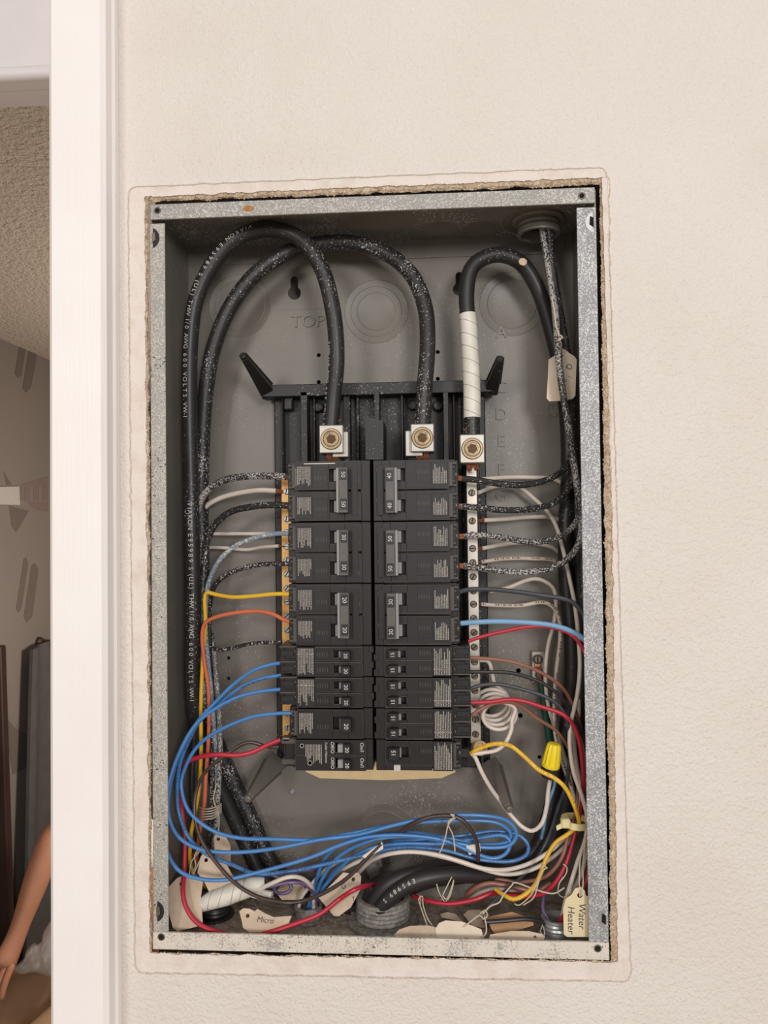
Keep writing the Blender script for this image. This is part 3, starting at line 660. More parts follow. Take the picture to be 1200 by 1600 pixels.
def cutler(label, slot, hu):
    b = Br(label, False, slot, 1, hu); b.base(1, 74); h = hu
    for p in (0, 1):
        v0 = .4+p*12.5; b.slotplate(v0+.1, v0+12.3, v0+2.2, v0+9.8, h-4, h+8, 6, 64, .2)
        b.part('handle_lever', 'handle_grey', h+1, h+5.8, v0+2.6, v0+9.2, -5, 3.4, .4); b.part('handle', 'handle_black', h-5, h+1, v0+1.8, v0+10.6, -3, 6, .5)
        b.text('20', h-2, v0+6.2, 6, 4.4); b.text('On/I', 9.4, v0+5.6, .25, 4.2, name='switch_lettering'); b.text('Off/O', 33.6, v0+6, .25, 3.9, name='switch_lettering')
    b.text('Cutler-Hammer', 38.6, 10.5, .25, 2.6, name='maker_lettering'); b.print(42, 56, 4, 20, 91, .25)
    k = MB()
    for c, rr in ((( -52, -19), 2.0), ((-58.5, -5), 1.7)):
        k.lathe((c[0]*mm, -.28*mm, c[1]*mm), (0, -1, 0), [(rr*mm, 0), (rr*mm, .00005), ((rr-.5)*mm, .00005), ((rr-.5)*mm, 0)], 18)
    k.obj('listing_mark', 'print_dim', b.e, smooth=False, kind='stuff')
    for v in (3, 20): b.part('terminal_guard', 'plastic_edge', 63, 77, v-2, v+2.6, -18, -6, .6)
    b.part('terminal_opening', 'plastic_deep', 66, 76, 7, 16, -20, -11, .4); b.part('terminal_screw', 'screw_zinc', 70, 76, .8, 3.2, -9, -6, .5); return b
HL, HR = 22.6, 15.6
tl = two_pole('two-pole 50 amp breaker at the top of the left column', False, 0, '50', HL, 1)
tl.part('paint_smear', 'paint_chip', 29, 55, 2.3, 3.0, -.3, .12, .1); tl.part('paint_smear', 'paint_chip', 61, 61.8, 6, 21, -.3, .12, .1)
two_pole('two-pole 30 amp breaker second from top, left column', False, 2, '30', HL, 2)
two_pole('two-pole 20 amp breaker with yellow and orange wires, left column', False, 4, '20', HL, 3)
tandem('upper twin-handle 20 amp breaker of the left column, blue wires beside it', False, 6, '20', HL-1, 4)
tandem('lower twin-handle 20 amp breaker of the left column, above the single one', False, 7, '20', HL-1, 5)
single('single-pole 20 amp breaker in the left column with one blue wire', False, 8, '20', HL-1, 6)
cutler('bottom left twin breaker lettered On and Off, red wire beside it', 9, HL+.5)
two_pole('two-pole 40 amp breaker at the top of the right column', True, 0, '40', HR, 11)
two_pole('two-pole 50 amp breaker second from top, right column', True, 2, '50', HR, 12)
two_pole('two-pole 30 amp breaker in the right column with light blue wire', True, 4, '30', HR, 13)
tandem('topmost twin-handle 15 amp breaker of the right column', True, 6, '15', HR, 14)
tandem('middle twin-handle 15 amp breaker of the right column', True, 7, '15', HR, 15)
tandem('lowest twin-handle 15 amp breaker of the right column', True, 8, '15', HR, 16)
single('bottom right 15 amp breaker with a white test button', True, 9, '15', HR, 17, True)
# ------------------------------------------------------------------ cables and wires (photo pixel, photo pixel, depth in mm)
def W(name, label, mat, r, pts, cu=None, cat='wire', n=10, group=None, step=.004):
    w = [P(*p) for p in pts]; m = MB(); m.tube(w, [v/1000 for v in r] if isinstance(r, list) else r/1000, n, step)
    o = tag(m.obj(name, mat), label, cat, group)
    if cu:                                    # bare copper end
        q = [P(*p) for p in cu]; k = MB(); rg = random.Random(len(label)); ns = 5
        rr = (r[0] if isinstance(r, list) else r)/1000
        if rr < .0018: k.tube(q, .0009, 8, .003)
        else:
            for i in range(ns):
                a = 2*math.pi*i/ns; o_ = Vector((0, math.cos(a), math.sin(a)))*rr*.5
                k.tube([p+o_*(1+.25*rg.uniform(-1, 1)) for p in q], rr*.34, 6, .003)
        k.obj('copper_end', 'copper', o)
    o['_p'] = 0; del o['_p']
    return o, w
# --- service cables
M1 = [(517, 668, 40), (521, 620, 38), (526, 560, 34), (521, 490, 32), (503, 420, 32), (470, 374, 34), (421, 358, 36), (372, 372, 38), (333, 412, 40), (306, 470, 42), (297, 540, 44), (296, 640, 46), (298, 740, 48), (300, 850, 48), (302, 960, 50),
      (301, 1060, 56), (308, 1140, 66), (330, 1200, 76), (362, 1270, 84), (390, 1330, 86), (415, 1375, 82), (470, 1405, 74), (545, 1415, 62), (585, 1425, 52), (592, 1455, 48)]
o, w1 = W('service_cable', 'thick black lettered cable looping from the left lug down the left wall', 'w_black', 6.9, M1, cat='cable', n=16)
k = MB(); cable_text(k, w1, .0069, 'VIAKON E95989 S (UL) THW 1/0 AWG 600 VOLTS VW-1', .215, .0056, .0047, -.25); k.obj('jacket_lettering', 'print_white', o, smooth=False); k = MB()
cable_text(k, w1, .0069, 'VIAKON E95989 S (UL) THW 1/0 AWG 600 VOLTS VW-1', .475, .0056, .0044, .1)
k.obj('jacket_lettering', 'print_white', o, smooth=False)
k = MB(); cable_text(k, w1[:6], .0069, 'THW 1/0 AWG 600 VOLTS VW-1', .098, .0046, .0040, -.95, True); k.obj('jacket_lettering', 'print_white', o, smooth=False)
M2 = [(660, 668, 40), (663, 610, 42), (668, 540, 46), (664, 480, 50), (642, 428, 54), (600, 394, 58), (550, 380, 60), (500, 381, 60), (450, 394, 58), (402, 426, 56), (362, 476, 56), (335, 540, 58), (322, 610, 62), (316, 700, 66), (314, 800, 70), (316, 900, 72), (318, 1000, 72), (322, 1080, 74), (336, 1150, 80), (360, 1210, 85), (393, 1280, 87), (420, 1340, 86), (450, 1375, 84), (520, 1395, 76), (580, 1410, 66), (605, 1455, 58)]
W('service_cable', 'thick black paint-dusted cable arching from the middle lug behind the other', 'w_black_spray', 6.9, M2, cat='cable', n=16)
M3 = [(738, 680, 40), (737, 600, 42), (733, 520, 44), (729, 460, 46), (739, 416, 48), (776, 398, 52), (815, 412, 58), (842, 456, 64), (862, 520, 70), (878, 590, 76), (886, 660, 80), (888, 740, 80), (884, 820, 80), (884, 900, 80), (890, 960, 80), (894, 1040, 80), (888, 1120, 82), (872, 1200, 84), (856, 1280, 82), (830, 1335, 78), (780, 1364, 70), (720, 1368, 62), (660, 1378, 56), (615, 1405, 50), (590, 1450, 44)]
o, w3 = W('service_cable', 'thick black cable with white tape looping up from the right lug', 'w_black', 6.7, M3, cat='cable', n=16)
k = MB(); c_, _ = spline(w3, .007, .004); L = 0; seg = []
for i in range(len(c_)-1):
    if .012 < L < .108: seg.append(c_[i])
    L += (c_[i+1]-c_[i]).length
k.tube(seg, .00735, 18, .004); tp = k.obj('white_tape', 'tape_white', o)
k = MB(); fr3 = frames(seg)
for j in range(1, len(seg)-2, 3):           # edges of the spiral wrap
    ring_ = [seg[j]+(fr3[j][1]*math.cos(a)+fr3[j][2]*math.sin(a))*.0075+fr3[j][0]*(.0035*math.sin(a)) for a in [math.pi*2*i/20 for i in range(21)]]
    k.tube(ring_, .00016, 4, .01)
k.obj('tape_edges', 'tape_seam', tp, kind='stuff')
k = MB(); q = P(817, 409, 45); k.lathe(q+Vector((0, -.0, 0)), (0.1, -1, .2), [(.0038, 0), (.0030, .0006)], 7); k.obj('plaster_blob', 'crumb', o)
H1 = [(578, 1452, 40), (582, 1415, 36), (612, 1378, 34), (665, 1362, 40), (725, 1356, 52), (790, 1352, 66), (845, 1318, 80), (872, 1260, 86), (886, 1190, 86), (897, 1100, 84), (901, 1000, 84), (902, 900, 86)]
o, wh = W('service_cable', 'thick black cable bending right out of the bottom hub, rearmost one', 'w_black_clean', 6.5, H1, cat='cable', n=16)
H2 = [(602, 1452, 34), (590, 1430, 31), (612, 1400, 27), (650, 1376, 28), (705, 1366, 36), (765, 1368, 50), (815, 1362, 64), (850, 1330, 72), (878, 1275, 78), (896, 1200, 80), (906, 1100, 80), (908, 980, 80), (907, 880, 82), (904, 780, 80)]
o, wh = W('service_cable', 'thick black cable with white lettering bending right out of the bottom hub', 'w_black_clean', 6.5, H2, cat='cable', n=16)
k = MB(); cable_text(k, wh, .0065, 'E95989 S', .412-.0, .0052, .0042, -.3, True)
k2 = MB(); c_, _ = spline(wh, .0065, .002); tot = sum((c_[i+1]-c_[i]).length for i in range(len(c_)-1)); k.bm.free()
cable_text(k2, wh, .0065, 'E95989 S', tot-.060, .0050, .0040, -.45, True); k2.obj('jacket_lettering', 'print_white', o, smooth=False)
# --- left side
LW = [
 ('black paint-dusted wire on the top pole of the left 50 amp breaker', 'w_black_heavy', 3.1, [(447, 745, 26), (425, 744, 28), (390, 744, 34), (355, 749, 42), (328, 763, 50), (312, 786, 56), (308, 820, 60), (312, 870, 62), (316, 940, 62), (316, 1020, 60), (320, 1110, 58)], [(449, 745, 25), (456, 747, 24)]),
 ('thick white wire on the left bar between two black ones', 'w_white', 2.3, [(431, 767, 62), (405, 766, 62), (370, 771, 64), (340, 780, 66), (318, 796, 68), (304, 830, 70), (300, 900, 72)], [(429, 767, 62), (441, 768, 61)]),
 ('black wire just below the thick white one, left side', 'w_black_spray', 2.9, [(450, 790, 27), (425, 789, 30), (392, 792, 36), (360, 800, 44), (336, 820, 50), (323, 850, 54), (318, 900, 56), (315, 960, 56), (314, 1040, 56)], [(450, 790, 26), (458, 791, 24)]),
 ('thin whitish wire on the left bar above the grey-blue one', 'w_white', 1.6, [(440, 833, 64), (400, 834, 68), (360, 834, 72), (322, 836, 76), (300, 850, 80)], None),
 ('thin whitish wire on the left bar below the grey-blue one', 'w_white', 1.6, [(436, 853, 64), (410, 855, 68), (385, 859, 72), (350, 856, 74), (320, 857, 78), (300, 870, 80)], [(434, 853, 64), (444, 854, 62)]),
 ('grey-blue paint-dusted wire on the left 30 amp breaker', 'w_bluegrey', 2.1, [(456, 834, 24), (430, 834, 27), (400, 840, 33), (370, 852, 38), (345, 873, 42), (328, 905, 46), (322, 940, 50), (322, 1000, 54), (330, 1080, 58), (336, 1160, 60), (334, 1230, 62)], None),
 ('black wire on the lower pole of the left 30 amp breaker', 'w_black_spray', 2.1, [(452, 881, 27), (425, 881, 30), (395, 884, 36), (365, 893, 42), (342, 907, 48), (331, 928, 54), (327, 970, 60), (330, 1040, 64), (334, 1100, 68)], [(451, 881, 26), (458, 881, 24)]),
 ('yellow wire on the left 20 amp breaker', 'w_yellow', 1.75, [(460, 929, 22), (430, 928, 26), (400, 931, 30), (365, 933, 34), (338, 929, 38), (324, 926, 40), (320, 936, 42), (321, 975, 46), (317, 1030, 48), (314, 1100, 48), (314, 1180, 48), (311, 1230, 50), (304, 1275, 52), (298, 1310, 54), (300, 1360, 58), (330, 1390, 66), (380, 1400, 70)], None),
 ('orange wire on the left 20 amp breaker', 'w_orange', 1.7, [(460, 973, 22), (445, 969, 24), (425, 959, 27), (400, 955, 30), (365, 958, 33), (335, 965, 36), (320, 975, 38), (316, 995, 40), (319, 1030, 42), (326, 1080, 44), (326, 1150, 44), (322, 1210, 44), (319, 1260, 46), (312, 1300, 50), (306, 1350, 56)], None),
 ('thin black wire reaching the upper twin breaker, left side', 'w_black_spray', 1.6, [(440, 1004, 30), (415, 1004, 33), (390, 1006, 38), (365, 1012, 44), (345, 1015, 50), (328, 1011, 56), (320, 1000, 62)], None),
 ('red wire on the bottom left breaker, running on under the hub cables', 'w_red', 1.9, [(438, 1156, 24), (420, 1163, 22), (395, 1175, 20), (370, 1180, 20), (340, 1179, 22), (312, 1183, 26), (291, 1193, 32), (283, 1215, 40), (284, 1260, 46), (289, 1310, 40), (288, 1360, 28), (286, 1395, 16), (293, 1422, 10), (310, 1443, 8), (340, 1456, 8), (380, 1464, 10), (420, 1457, 10), (465, 1442, 12), (500, 1428, 16), (530, 1405, 22), (552, 1391, 20), (572, 1384, 32), (594, 1383, 62), (628, 1392, 60), (660, 1405, 42), (700, 1412, 34), (740, 1406, 32), (768, 1396, 36), (785, 1397, 42), (815, 1399, 46)], None),
 ('dark brown wire curving down from the bottom left breaker to a pale flag', 'w_darkbrown', 1.6, [(436, 1167, 28), (415, 1166, 28), (395, 1160, 26), (378, 1163, 24), (355, 1178, 22), (332, 1195, 22), (315, 1215, 24), (305, 1245, 22), (305, 1280, 18), (316, 1315, 12), (338, 1348, 9), (362, 1375, 8), (388, 1394, 8), (420, 1406, 12), (460, 1410, 18), (500, 1398, 16), (540, 1374, 14), (572, 1342, 13), (596, 1318, 13)], None),
 ('black paint-dusted upright cable in the left bundle below the orange bend', 'w_black_heavy', 2.6, [(330, 990, 66), (336, 1040, 66), (340, 1100, 66), (343, 1170, 66), (341, 1230, 66), (338, 1290, 66), (330, 1340, 68), (325, 1390, 74)], None),
 ('grey paint-coated upright cable in the left bundle beside the orange wire', 'w_grey_heavy', 2.3, [(334, 1010, 58), (338, 1060, 58), (342, 1110, 58), (345, 1180, 60)], None),
 ('slim black upright wire just right of the orange one, lower left', 'w_black_spray', 2.2, [(326, 1010, 60), (330, 1100, 60), (333, 1180, 60), (331, 1250, 60), (327, 1310, 60), (322, 1360, 64)], None),
 ('black wire inside the left bundle beside the yellow one', 'w_black', 2.4, [(312, 1000, 62), (308, 1080, 62), (303, 1160, 62), (300, 1240, 62), (310, 1320, 64), (330, 1380, 70)], None),
]
for lb, mt, r_, pts, cu in LW: W('wire', lb, mt, r_, pts, cu, group='wires on the left of the breakers')
# --- blue wires
A = [(310, 1126, 24), (290, 1160, 22), (273, 1198, 20), (264, 1240, 18), (264, 1275, 16), (276, 1304, 14), (300, 1322, 13), (335, 1331, 13), (385, 1331, 14), (440, 1324, 16), (500, 1312, 18), (560, 1304, 22), (625, 1287, 24), (690, 1275, 24), (750, 1274, 26), (790, 1281, 30), (807, 1301, 32), (795, 1321, 32), (755, 1324, 30), (700, 1315, 28), (645, 1307, 26), (595, 1310, 26), (550, 1325, 30), (518, 1350, 36), (497, 1388, 44), (486, 1420, 48), (484, 1440, 50)]
B = [(312, 1127, 28), (294, 1160, 27), (281, 1195, 26), (277, 1240, 26), (281, 1275, 24), (296, 1310, 20), (322, 1334, 19), (360, 1350, 24), (400, 1365, 28), (450, 1362, 30), (500, 1352, 32), (560, 1338, 34), (620, 1325, 34), (690, 1328, 36), (745, 1342, 38), (795, 1346, 40), (822, 1336, 42), (824, 1318, 44), (806, 1303, 46), (770, 1299, 46), (720, 1306, 44), (660, 1312, 40), (600, 1318, 38), (552, 1338, 42), (520, 1365, 46), (496, 1405, 50), (480, 1440, 52)]
C = [(306, 1132, 22), (282, 1172, 17), (266, 1215, 12), (258, 1260, 8), (257, 1305, 6), (264, 1338, 8), (282, 1362, 9), (312, 1373, 9), (350, 1375, 9), (395, 1365, 10), (445, 1352, 12), (490, 1338, 15), (530, 1321, 18), (575, 1308, 21), (630, 1305, 24), (690, 1312, 26), (735, 1330, 28), (768, 1341, 30), (790, 1334, 32), (797, 1316, 34), (783, 1305, 36), (740, 1311, 36), (690, 1318, 36), (630, 1318, 34), (580, 1325, 34), (540, 1348, 38), (505, 1388, 46), (489, 1422, 50), (488, 1440, 51)]
D = [(285, 1212, 26), (284, 1235, 24), (292, 1262, 20), (310, 1283, 17), (340, 1301, 15), (380, 1310, 15), (430, 1311, 17), (490, 1312, 20), (550, 1302, 24), (610, 1290, 28), (670, 1284, 30), (730, 1282, 32), (775, 1285, 34), (797, 1300, 36), (792, 1316, 36), (750, 1319, 36), (690, 1308, 34), (640, 1301, 33), (585, 1306, 33), (535, 1318, 36), (506, 1345, 42), (490, 1390, 48), (480, 1425, 50), (476, 1440, 51)]
for lb, hd, tl in (('uppermost blue wire entering the upper twin breaker', [(446, 1035, 24), (425, 1038, 24), (395, 1048, 24), (362, 1072, 25), (335, 1099, 25)], A),
                   ('second blue wire from top, its jacket lettered, left side', [(440, 1055, 26), (410, 1060, 27), (378, 1073, 28), (345, 1098, 29)], B),
                   ('third blue wire from top, entering the lower twin breaker', [(440, 1077, 24), (410, 1080, 24), (375, 1088, 24), (340, 1105, 24)], C),
                   ('lowest blue wire, on the single 20 amp breaker', [(460, 1114, 22), (430, 1115, 23), (395, 1120, 24), (355, 1135, 25), (322, 1154, 26), (300, 1178, 27)], D)):
    W('wire', lb, 'w_blue_print' if 'lettered' in lb else 'w_blue', 1.6, hd+tl, group='blue wires')
W('wire', 'short dark brown wire arching over the blue loops with a string tied on', 'w_darkbrown', 1.7, [(600, 1316, 30), (622, 1303, 26), (645, 1287, 20), (675, 1276, 18), (706, 1275, 18), (724, 1283, 18), (738, 1300, 20), (746, 1320, 24), (747, 1345, 30)])
# --- right side, hot wires
RW = [
 ('black paint-dusted wire on the upper pole of the 40 amp breaker', 'w_black_spray', 2.75, [(721, 748, 25), (745, 750, 28), (780, 756, 32), (815, 758, 36), (848, 752, 42), (873, 740, 50), (889, 722, 58), (893, 690, 62), (888, 640, 60), (881, 580, 56), (872, 510, 50), (864, 450, 46)], [(708, 746, 24), (722, 748, 25)]),
 ('black paint-dusted wire on the lower pole of the 40 amp breaker', 'w_black_spray', 2.75, [(719, 791, 25), (745, 793, 28), (785, 797, 32), (825, 796, 38), (858, 789, 46), (882, 773, 56), (893, 750, 62), (896, 710, 66), (893, 650, 64), (886, 580, 60), (877, 520, 54), (868, 460, 50)], [(708, 791, 24), (722, 791, 25)]),
 ('black paint-dusted wire on the upper pole of the right 50 amp breaker', 'w_black_heavy', 2.6, [(724, 838, 25), (750, 836, 27), (785, 840, 30), (820, 846, 33), (855, 845, 37), (882, 834, 42), (902, 812, 46), (903, 780, 46), (895, 720, 42), (885, 650, 38), (876, 580, 36), (870, 520, 38), (864, 460, 42)], [(710, 838, 24), (725, 838, 25)]),
 ('black paint-dusted wire on the lower pole of the right 50 amp breaker', 'w_black_heavy', 2.7, [(724, 884, 25), (755, 888, 27), (795, 893, 29), (835, 893, 31), (870, 884, 34), (895, 865, 36), (907, 838, 37), (907, 800, 36), (899, 740, 33), (887, 660, 28), (877, 600, 26), (871, 540, 28), (868, 490, 34), (862, 450, 42), (855, 405, 48), (848, 365, 50), (846, 345, 50)], [(710, 884, 24), (725, 884, 25)]),
 ('black paint-dusted wire descending from the ceiling bushing along the right wall', 'w_black_spray', 2.9, [(857, 348, 48), (860, 385, 48), (866, 430, 48), (876, 490, 48), (888, 560, 50), (893, 620, 54), (898, 700, 58), (905, 780, 62), (909, 880, 66), (912, 960, 70)], None),
 ('dark grey wire on the upper pole of the right 30 amp breaker', 'w_slate', 2.0, [(716, 925, 24), (735, 921, 27), (770, 921, 29), (810, 925, 30), (850, 931, 30), (882, 936, 28), (903, 948, 24), (916, 972, 18), (922, 1010, 16), (926, 1080, 18), (926, 1180, 22), (922, 1280, 30)], [(708, 929, 23), (718, 925, 24)]),
 ('light blue wire on the lower pole of the right 30 amp breaker', 'w_lightblue', 2.15, [(719, 974, 24), (745, 972, 27), (785, 971, 27), (830, 973, 26), (868, 978, 24), (896, 988, 20), (916, 1003, 14), (926, 1030, 12), (930, 1100, 14), (930, 1200, 20)], [(709, 976, 23), (720, 974, 24)]),
 ('red wire leaving the breakers just under the light blue one', 'w_red', 1.55, [(732, 1002, 26), (752, 995, 26), (790, 986, 27), (830, 979, 27), (865, 981, 26), (890, 990, 22), (906, 1006, 17), (917, 1030, 12), (922, 1070, 12), (924, 1150, 16), (925, 1250, 22), (923, 1330, 26), (918, 1370, 24), (908, 1395, 20), (885, 1425, 22), (868, 1450, 28), (866, 1462, 30)], None),
 ('upper brown wire on the right, above the two black ones', 'w_brown', 1.5, [(733, 1028, 28), (760, 1029, 30), (795, 1033, 32), (828, 1043, 34), (858, 1058, 38), (880, 1076, 42), (893, 1098, 46), (904, 1125, 50), (912, 1170, 54), (914, 1240, 56)], None),
 ('upper black wire of the pair on the right below the brown one', 'w_black_clean', 1.55, [(733, 1050, 28), (760, 1050, 30), (795, 1051, 31), (830, 1060, 33), (860, 1075, 35), (883, 1097, 38), (898, 1122, 40), (912, 1155, 42), (919, 1190, 44), (920, 1260, 46)], None),
 ('black wire on the right that runs down to the tied string', 'w_slate', 1.6, [(733, 1077, 28), (750, 1071, 29), (778, 1069, 30), (812, 1076, 31), (850, 1088, 32), (875, 1105, 33), (888, 1135, 34), (890, 1180, 38), (884, 1228, 44), (872, 1262, 50), (862, 1295, 52), (845, 1332, 50), (820, 1365, 42), (790, 1392, 30), (770, 1410, 22), (757, 1426, 18)], None),
 ('red wire on the right running down beside the cable tie', 'w_red', 1.75, [(735, 1098, 27), (765, 1097, 27), (795, 1093, 27), (820, 1096, 27), (848, 1105, 28), (877, 1115, 28), (895, 1132, 29), (905, 1158, 30), (910, 1195, 32), (911, 1240, 36), (904, 1280, 40), (895, 1315, 36), (885, 1348, 30), (870, 1376, 28), (852, 1394, 30), (830, 1400, 34), (800, 1399, 40), (770, 1394, 48)], None),
 ('lower brown wire on the right, crossing the green cable', 'w_brown', 1.5, [(735, 1119, 29), (750, 1109, 30), (770, 1100, 32), (795, 1097, 34), (815, 1104, 38), (840, 1123, 42), (868, 1141, 46), (886, 1165, 48), (898, 1195, 48), (903, 1235, 46), (898, 1275, 42), (888, 1305, 36), (880, 1335, 32), (866, 1358, 32), (845, 1373, 36), (810, 1378, 42), (775, 1374, 46), (745, 1382, 48), (728, 1396, 52)], None),
 ('yellow wire lettered along its jacket, swinging past the wire nut', 'w_yellow_print', 1.75, [(735, 1177, 30), (752, 1168, 28), (775, 1162, 25), (797, 1165, 23), (818, 1181, 21), (842, 1203, 19), (867, 1216, 18), (884, 1232, 18), (897, 1258, 20), (904, 1280, 23), (903, 1290, 25), (888, 1303, 27), (868, 1317, 25), (854, 1340, 20), (846, 1362, 18), (836, 1383, 17), (820, 1398, 17), (803, 1405, 18), (788, 1399, 22), (775, 1390, 30)], None),
 ('short black wire lying over the tags to the ridged fitting', 'w_black_clean', 1.7, [(755, 1441, 14), (785, 1439, 16), (820, 1436, 19), (845, 1440, 23), (862, 1451, 28), (868, 1462, 30)], None),
]
for lb, mt, r_, pts, cu in RW: W('wire', lb, mt, r_, pts, cu, group='wires on the right of the breakers')
# --- right side, white neutrals at the back
NW = [
 ('whitish wire at the back, level with the top black wire on the right', 'w_white', 1.8, [(748, 749, 66), (790, 746, 74), (830, 746, 80), (866, 749, 86), (900, 770, 90)], None),
 ('whitish wire arching from the bar and slanting down past the letter G', 'w_white', 1.8, [(747, 770, 58), (765, 763, 64), (788, 757, 70), (808, 759, 74), (832, 777, 76), (856, 800, 74), (870, 825, 70), (880, 860, 64), (890, 905, 60), (898, 945, 58), (903, 990, 56), (906, 1040, 50), (902, 1085, 44), (893, 1125, 36), (890, 1160, 32), (896, 1205, 28), (908, 1240, 26), (917, 1275, 28), (915, 1310, 30), (903, 1345, 28), (892, 1380, 24), (882, 1415, 24), (876, 1450, 30)], None),
 ('whitish wire at the back between the second and third black wires', 'w_white', 1.9, [(756, 813, 60), (790, 811, 68), (830, 808, 76), (868, 810, 84), (898, 830, 88)], [(747, 814, 57), (757, 813, 60)]),
 ('whitish wire at the back just below the third black wire', 'w_white', 1.8, [(753, 857, 60), (785, 851, 68), (820, 848, 76), (852, 852, 82), (872, 862, 88), (895, 890, 90)], [(746, 858, 57), (754, 857, 60)]),
 ('lettered whitish wire at the back above the fourth black wire', 'w_white_print', 1.7, [(752, 878, 60), (790, 873, 68), (830, 873, 76), (868, 877, 84), (896, 900, 90)], [(746, 879, 57), (753, 878, 60)]),
 ('whitish wire rising out behind the dark grey wire and bending down', 'w_white', 1.7, [(765, 925, 60), (795, 918, 62), (822, 907, 66), (842, 905, 68), (862, 916, 70), (868, 935, 72), (866, 970, 74), (856, 1010, 76), (852, 1055, 76), (856, 1100, 76), (868, 1140, 74), (880, 1175, 70), (892, 1220, 64), (899, 1260, 58), (905, 1300, 52)], None),
 ('lettered whitish wire bending down just above the light blue wire', 'w_white_print', 1.7, [(752, 944, 60), (780, 946, 62), (815, 946, 64), (845, 941, 66), (862, 947, 68), (873, 965, 70), (875, 1000, 70), (869, 1050, 70), (866, 1100, 68), (868, 1150, 62), (880, 1195, 56), (896, 1240, 50)], [(746, 944, 57), (753, 944, 60)]),
 ('straight whitish wire standing behind the right bundle', 'w_white', 1.8, [(898, 800, 82), (898, 870, 82), (904, 960, 80), (908, 1040, 78), (904, 1120, 74)], None),
 ('white wire hanging from the bar end in a deep bow to the wire nut', 'w_white', 1.75, [(735, 1176, 34), (743, 1184, 32), (752, 1205, 32), (766, 1230, 34), (782, 1252, 40), (797, 1272, 42), (815, 1291, 40), (832, 1298, 38), (847, 1286, 36), (854, 1260, 36), (857, 1232, 36), (862, 1208, 36)], None),
 ('grey-white thin wire hanging below the wire nut', 'w_lightblue', 1.3, [(867, 1208, 38), (866, 1228, 40), (858, 1250, 44), (852, 1280, 50), (846, 1310, 58)], None),
 ('front white wire sweeping across the floor below the blue loops', 'w_white', 1.75, [(560, 1364, 60), (580, 1345, 40), (605, 1335, 30), (640, 1331, 26), (680, 1335, 24), (720, 1346, 24), (755, 1357, 26), (790, 1359, 30), (825, 1350, 36), (855, 1333, 42), (880, 1312, 44), (900, 1285, 44), (908, 1240, 44), (900, 1190, 46), (895, 1140, 50)], None),
 ('rear white wire sweeping across the floor below the blue loops', 'w_white', 1.75, [(500, 1392, 52), (530, 1362, 52), (570, 1342, 46), (610, 1332, 38), (650, 1331, 34), (700, 1341, 32), (745, 1355, 34), (790, 1366, 36), (830, 1359, 42), (860, 1342, 48), (885, 1320, 50), (905, 1295, 52)], None),
 ('white wire curving along the lower right wall behind the tag string', 'w_white', 1.8, [(920, 1200, 36), (921, 1260, 36), (918, 1310, 38), (910, 1360, 40), (894, 1395, 40), (880, 1430, 36)], None),
 ('brownish wire in the tangle right of the centre hub', 'w_brown', 1.9, [(728, 1400, 46), (742, 1388, 40), (765, 1380, 38), (800, 1385, 40), (835, 1392, 42), (860, 1380, 46)], None),
 ('grey-white wire in the tangle below the brown one', 'w_white', 1.7, [(735, 1404, 50), (752, 1394, 46), (780, 1388, 46), (815, 1396, 48), (850, 1392, 50), (880, 1370, 52)], None),
]
for lb, mt, r_, pts, cu in NW: W('wire', lb, mt, r_, pts, cu, group='whitish wires on the right')
# coiled pigtail of the test-button breaker
pts = [P(747, 1032, 58), P(762, 1033, 60), P(768, 1046, 62), P(773, 1068, 64)]
for i in range(0, 4*14+1):
    t = i/(4*14); a = -2*math.pi*4*t+.6
    pts.append(P(767+16*t, 1094+27*t, 66-26*t)+Vector((.0145*math.cos(a), 0, .0125*math.sin(a))))
pts += [P(800, 1125, 38), P(799, 1140, 38), P(790, 1160, 36), P(776, 1172, 34), P(755, 1176, 32), P(735, 1178, 30)]
m = MB(); m.tube(pts, .0017, 10, .004); tag(m.obj('pigtail_wire', 'w_white'), 'white coiled pigtail wire beside the bottom right breakers', 'wire')
# purple and white wires by the floor fitting
W('wire', 'purple wire bowing from the taped bundle into the floor fitting', 'w_purple', 1.6, [(405, 1386, 24), (425, 1384, 22), (450, 1379, 22), (472, 1380, 26), (486, 1390, 34), (493, 1405, 42), (494, 1440, 50)])
W('wire', 'purple wire curled in a small loop behind the white one', 'w_purple', 1.5, [(400, 1372, 40), (425, 1368, 40), (445, 1376, 38), (455, 1385, 36), (450, 1394, 34), (436, 1396, 34), (428, 1388, 36), (440, 1372, 44), (480, 1360, 56), (510, 1360, 66)])
W('wire', 'white wire arching from the taped bundle into the floor fitting', 'w_white', 1.75, [(408, 1388, 20), (425, 1380, 18), (448, 1371, 18), (468, 1371, 22), (483, 1381, 30), (490, 1398, 40), (490, 1440, 50)])
W('wire', 'whitish wire standing up in the floor fitting, leftmost one', 'w_white', 1.6, [(468, 1440, 50), (467, 1420, 46), (471, 1402, 42), (485, 1384, 46), (505, 1362, 54), (530, 1346, 58)])
W('wire', 'purple wire in the dark tangle beside the water heater tag', 'w_purple', 1.5, [(850, 1400, 44), (848, 1420, 38), (856, 1436, 34), (868, 1455, 30)])
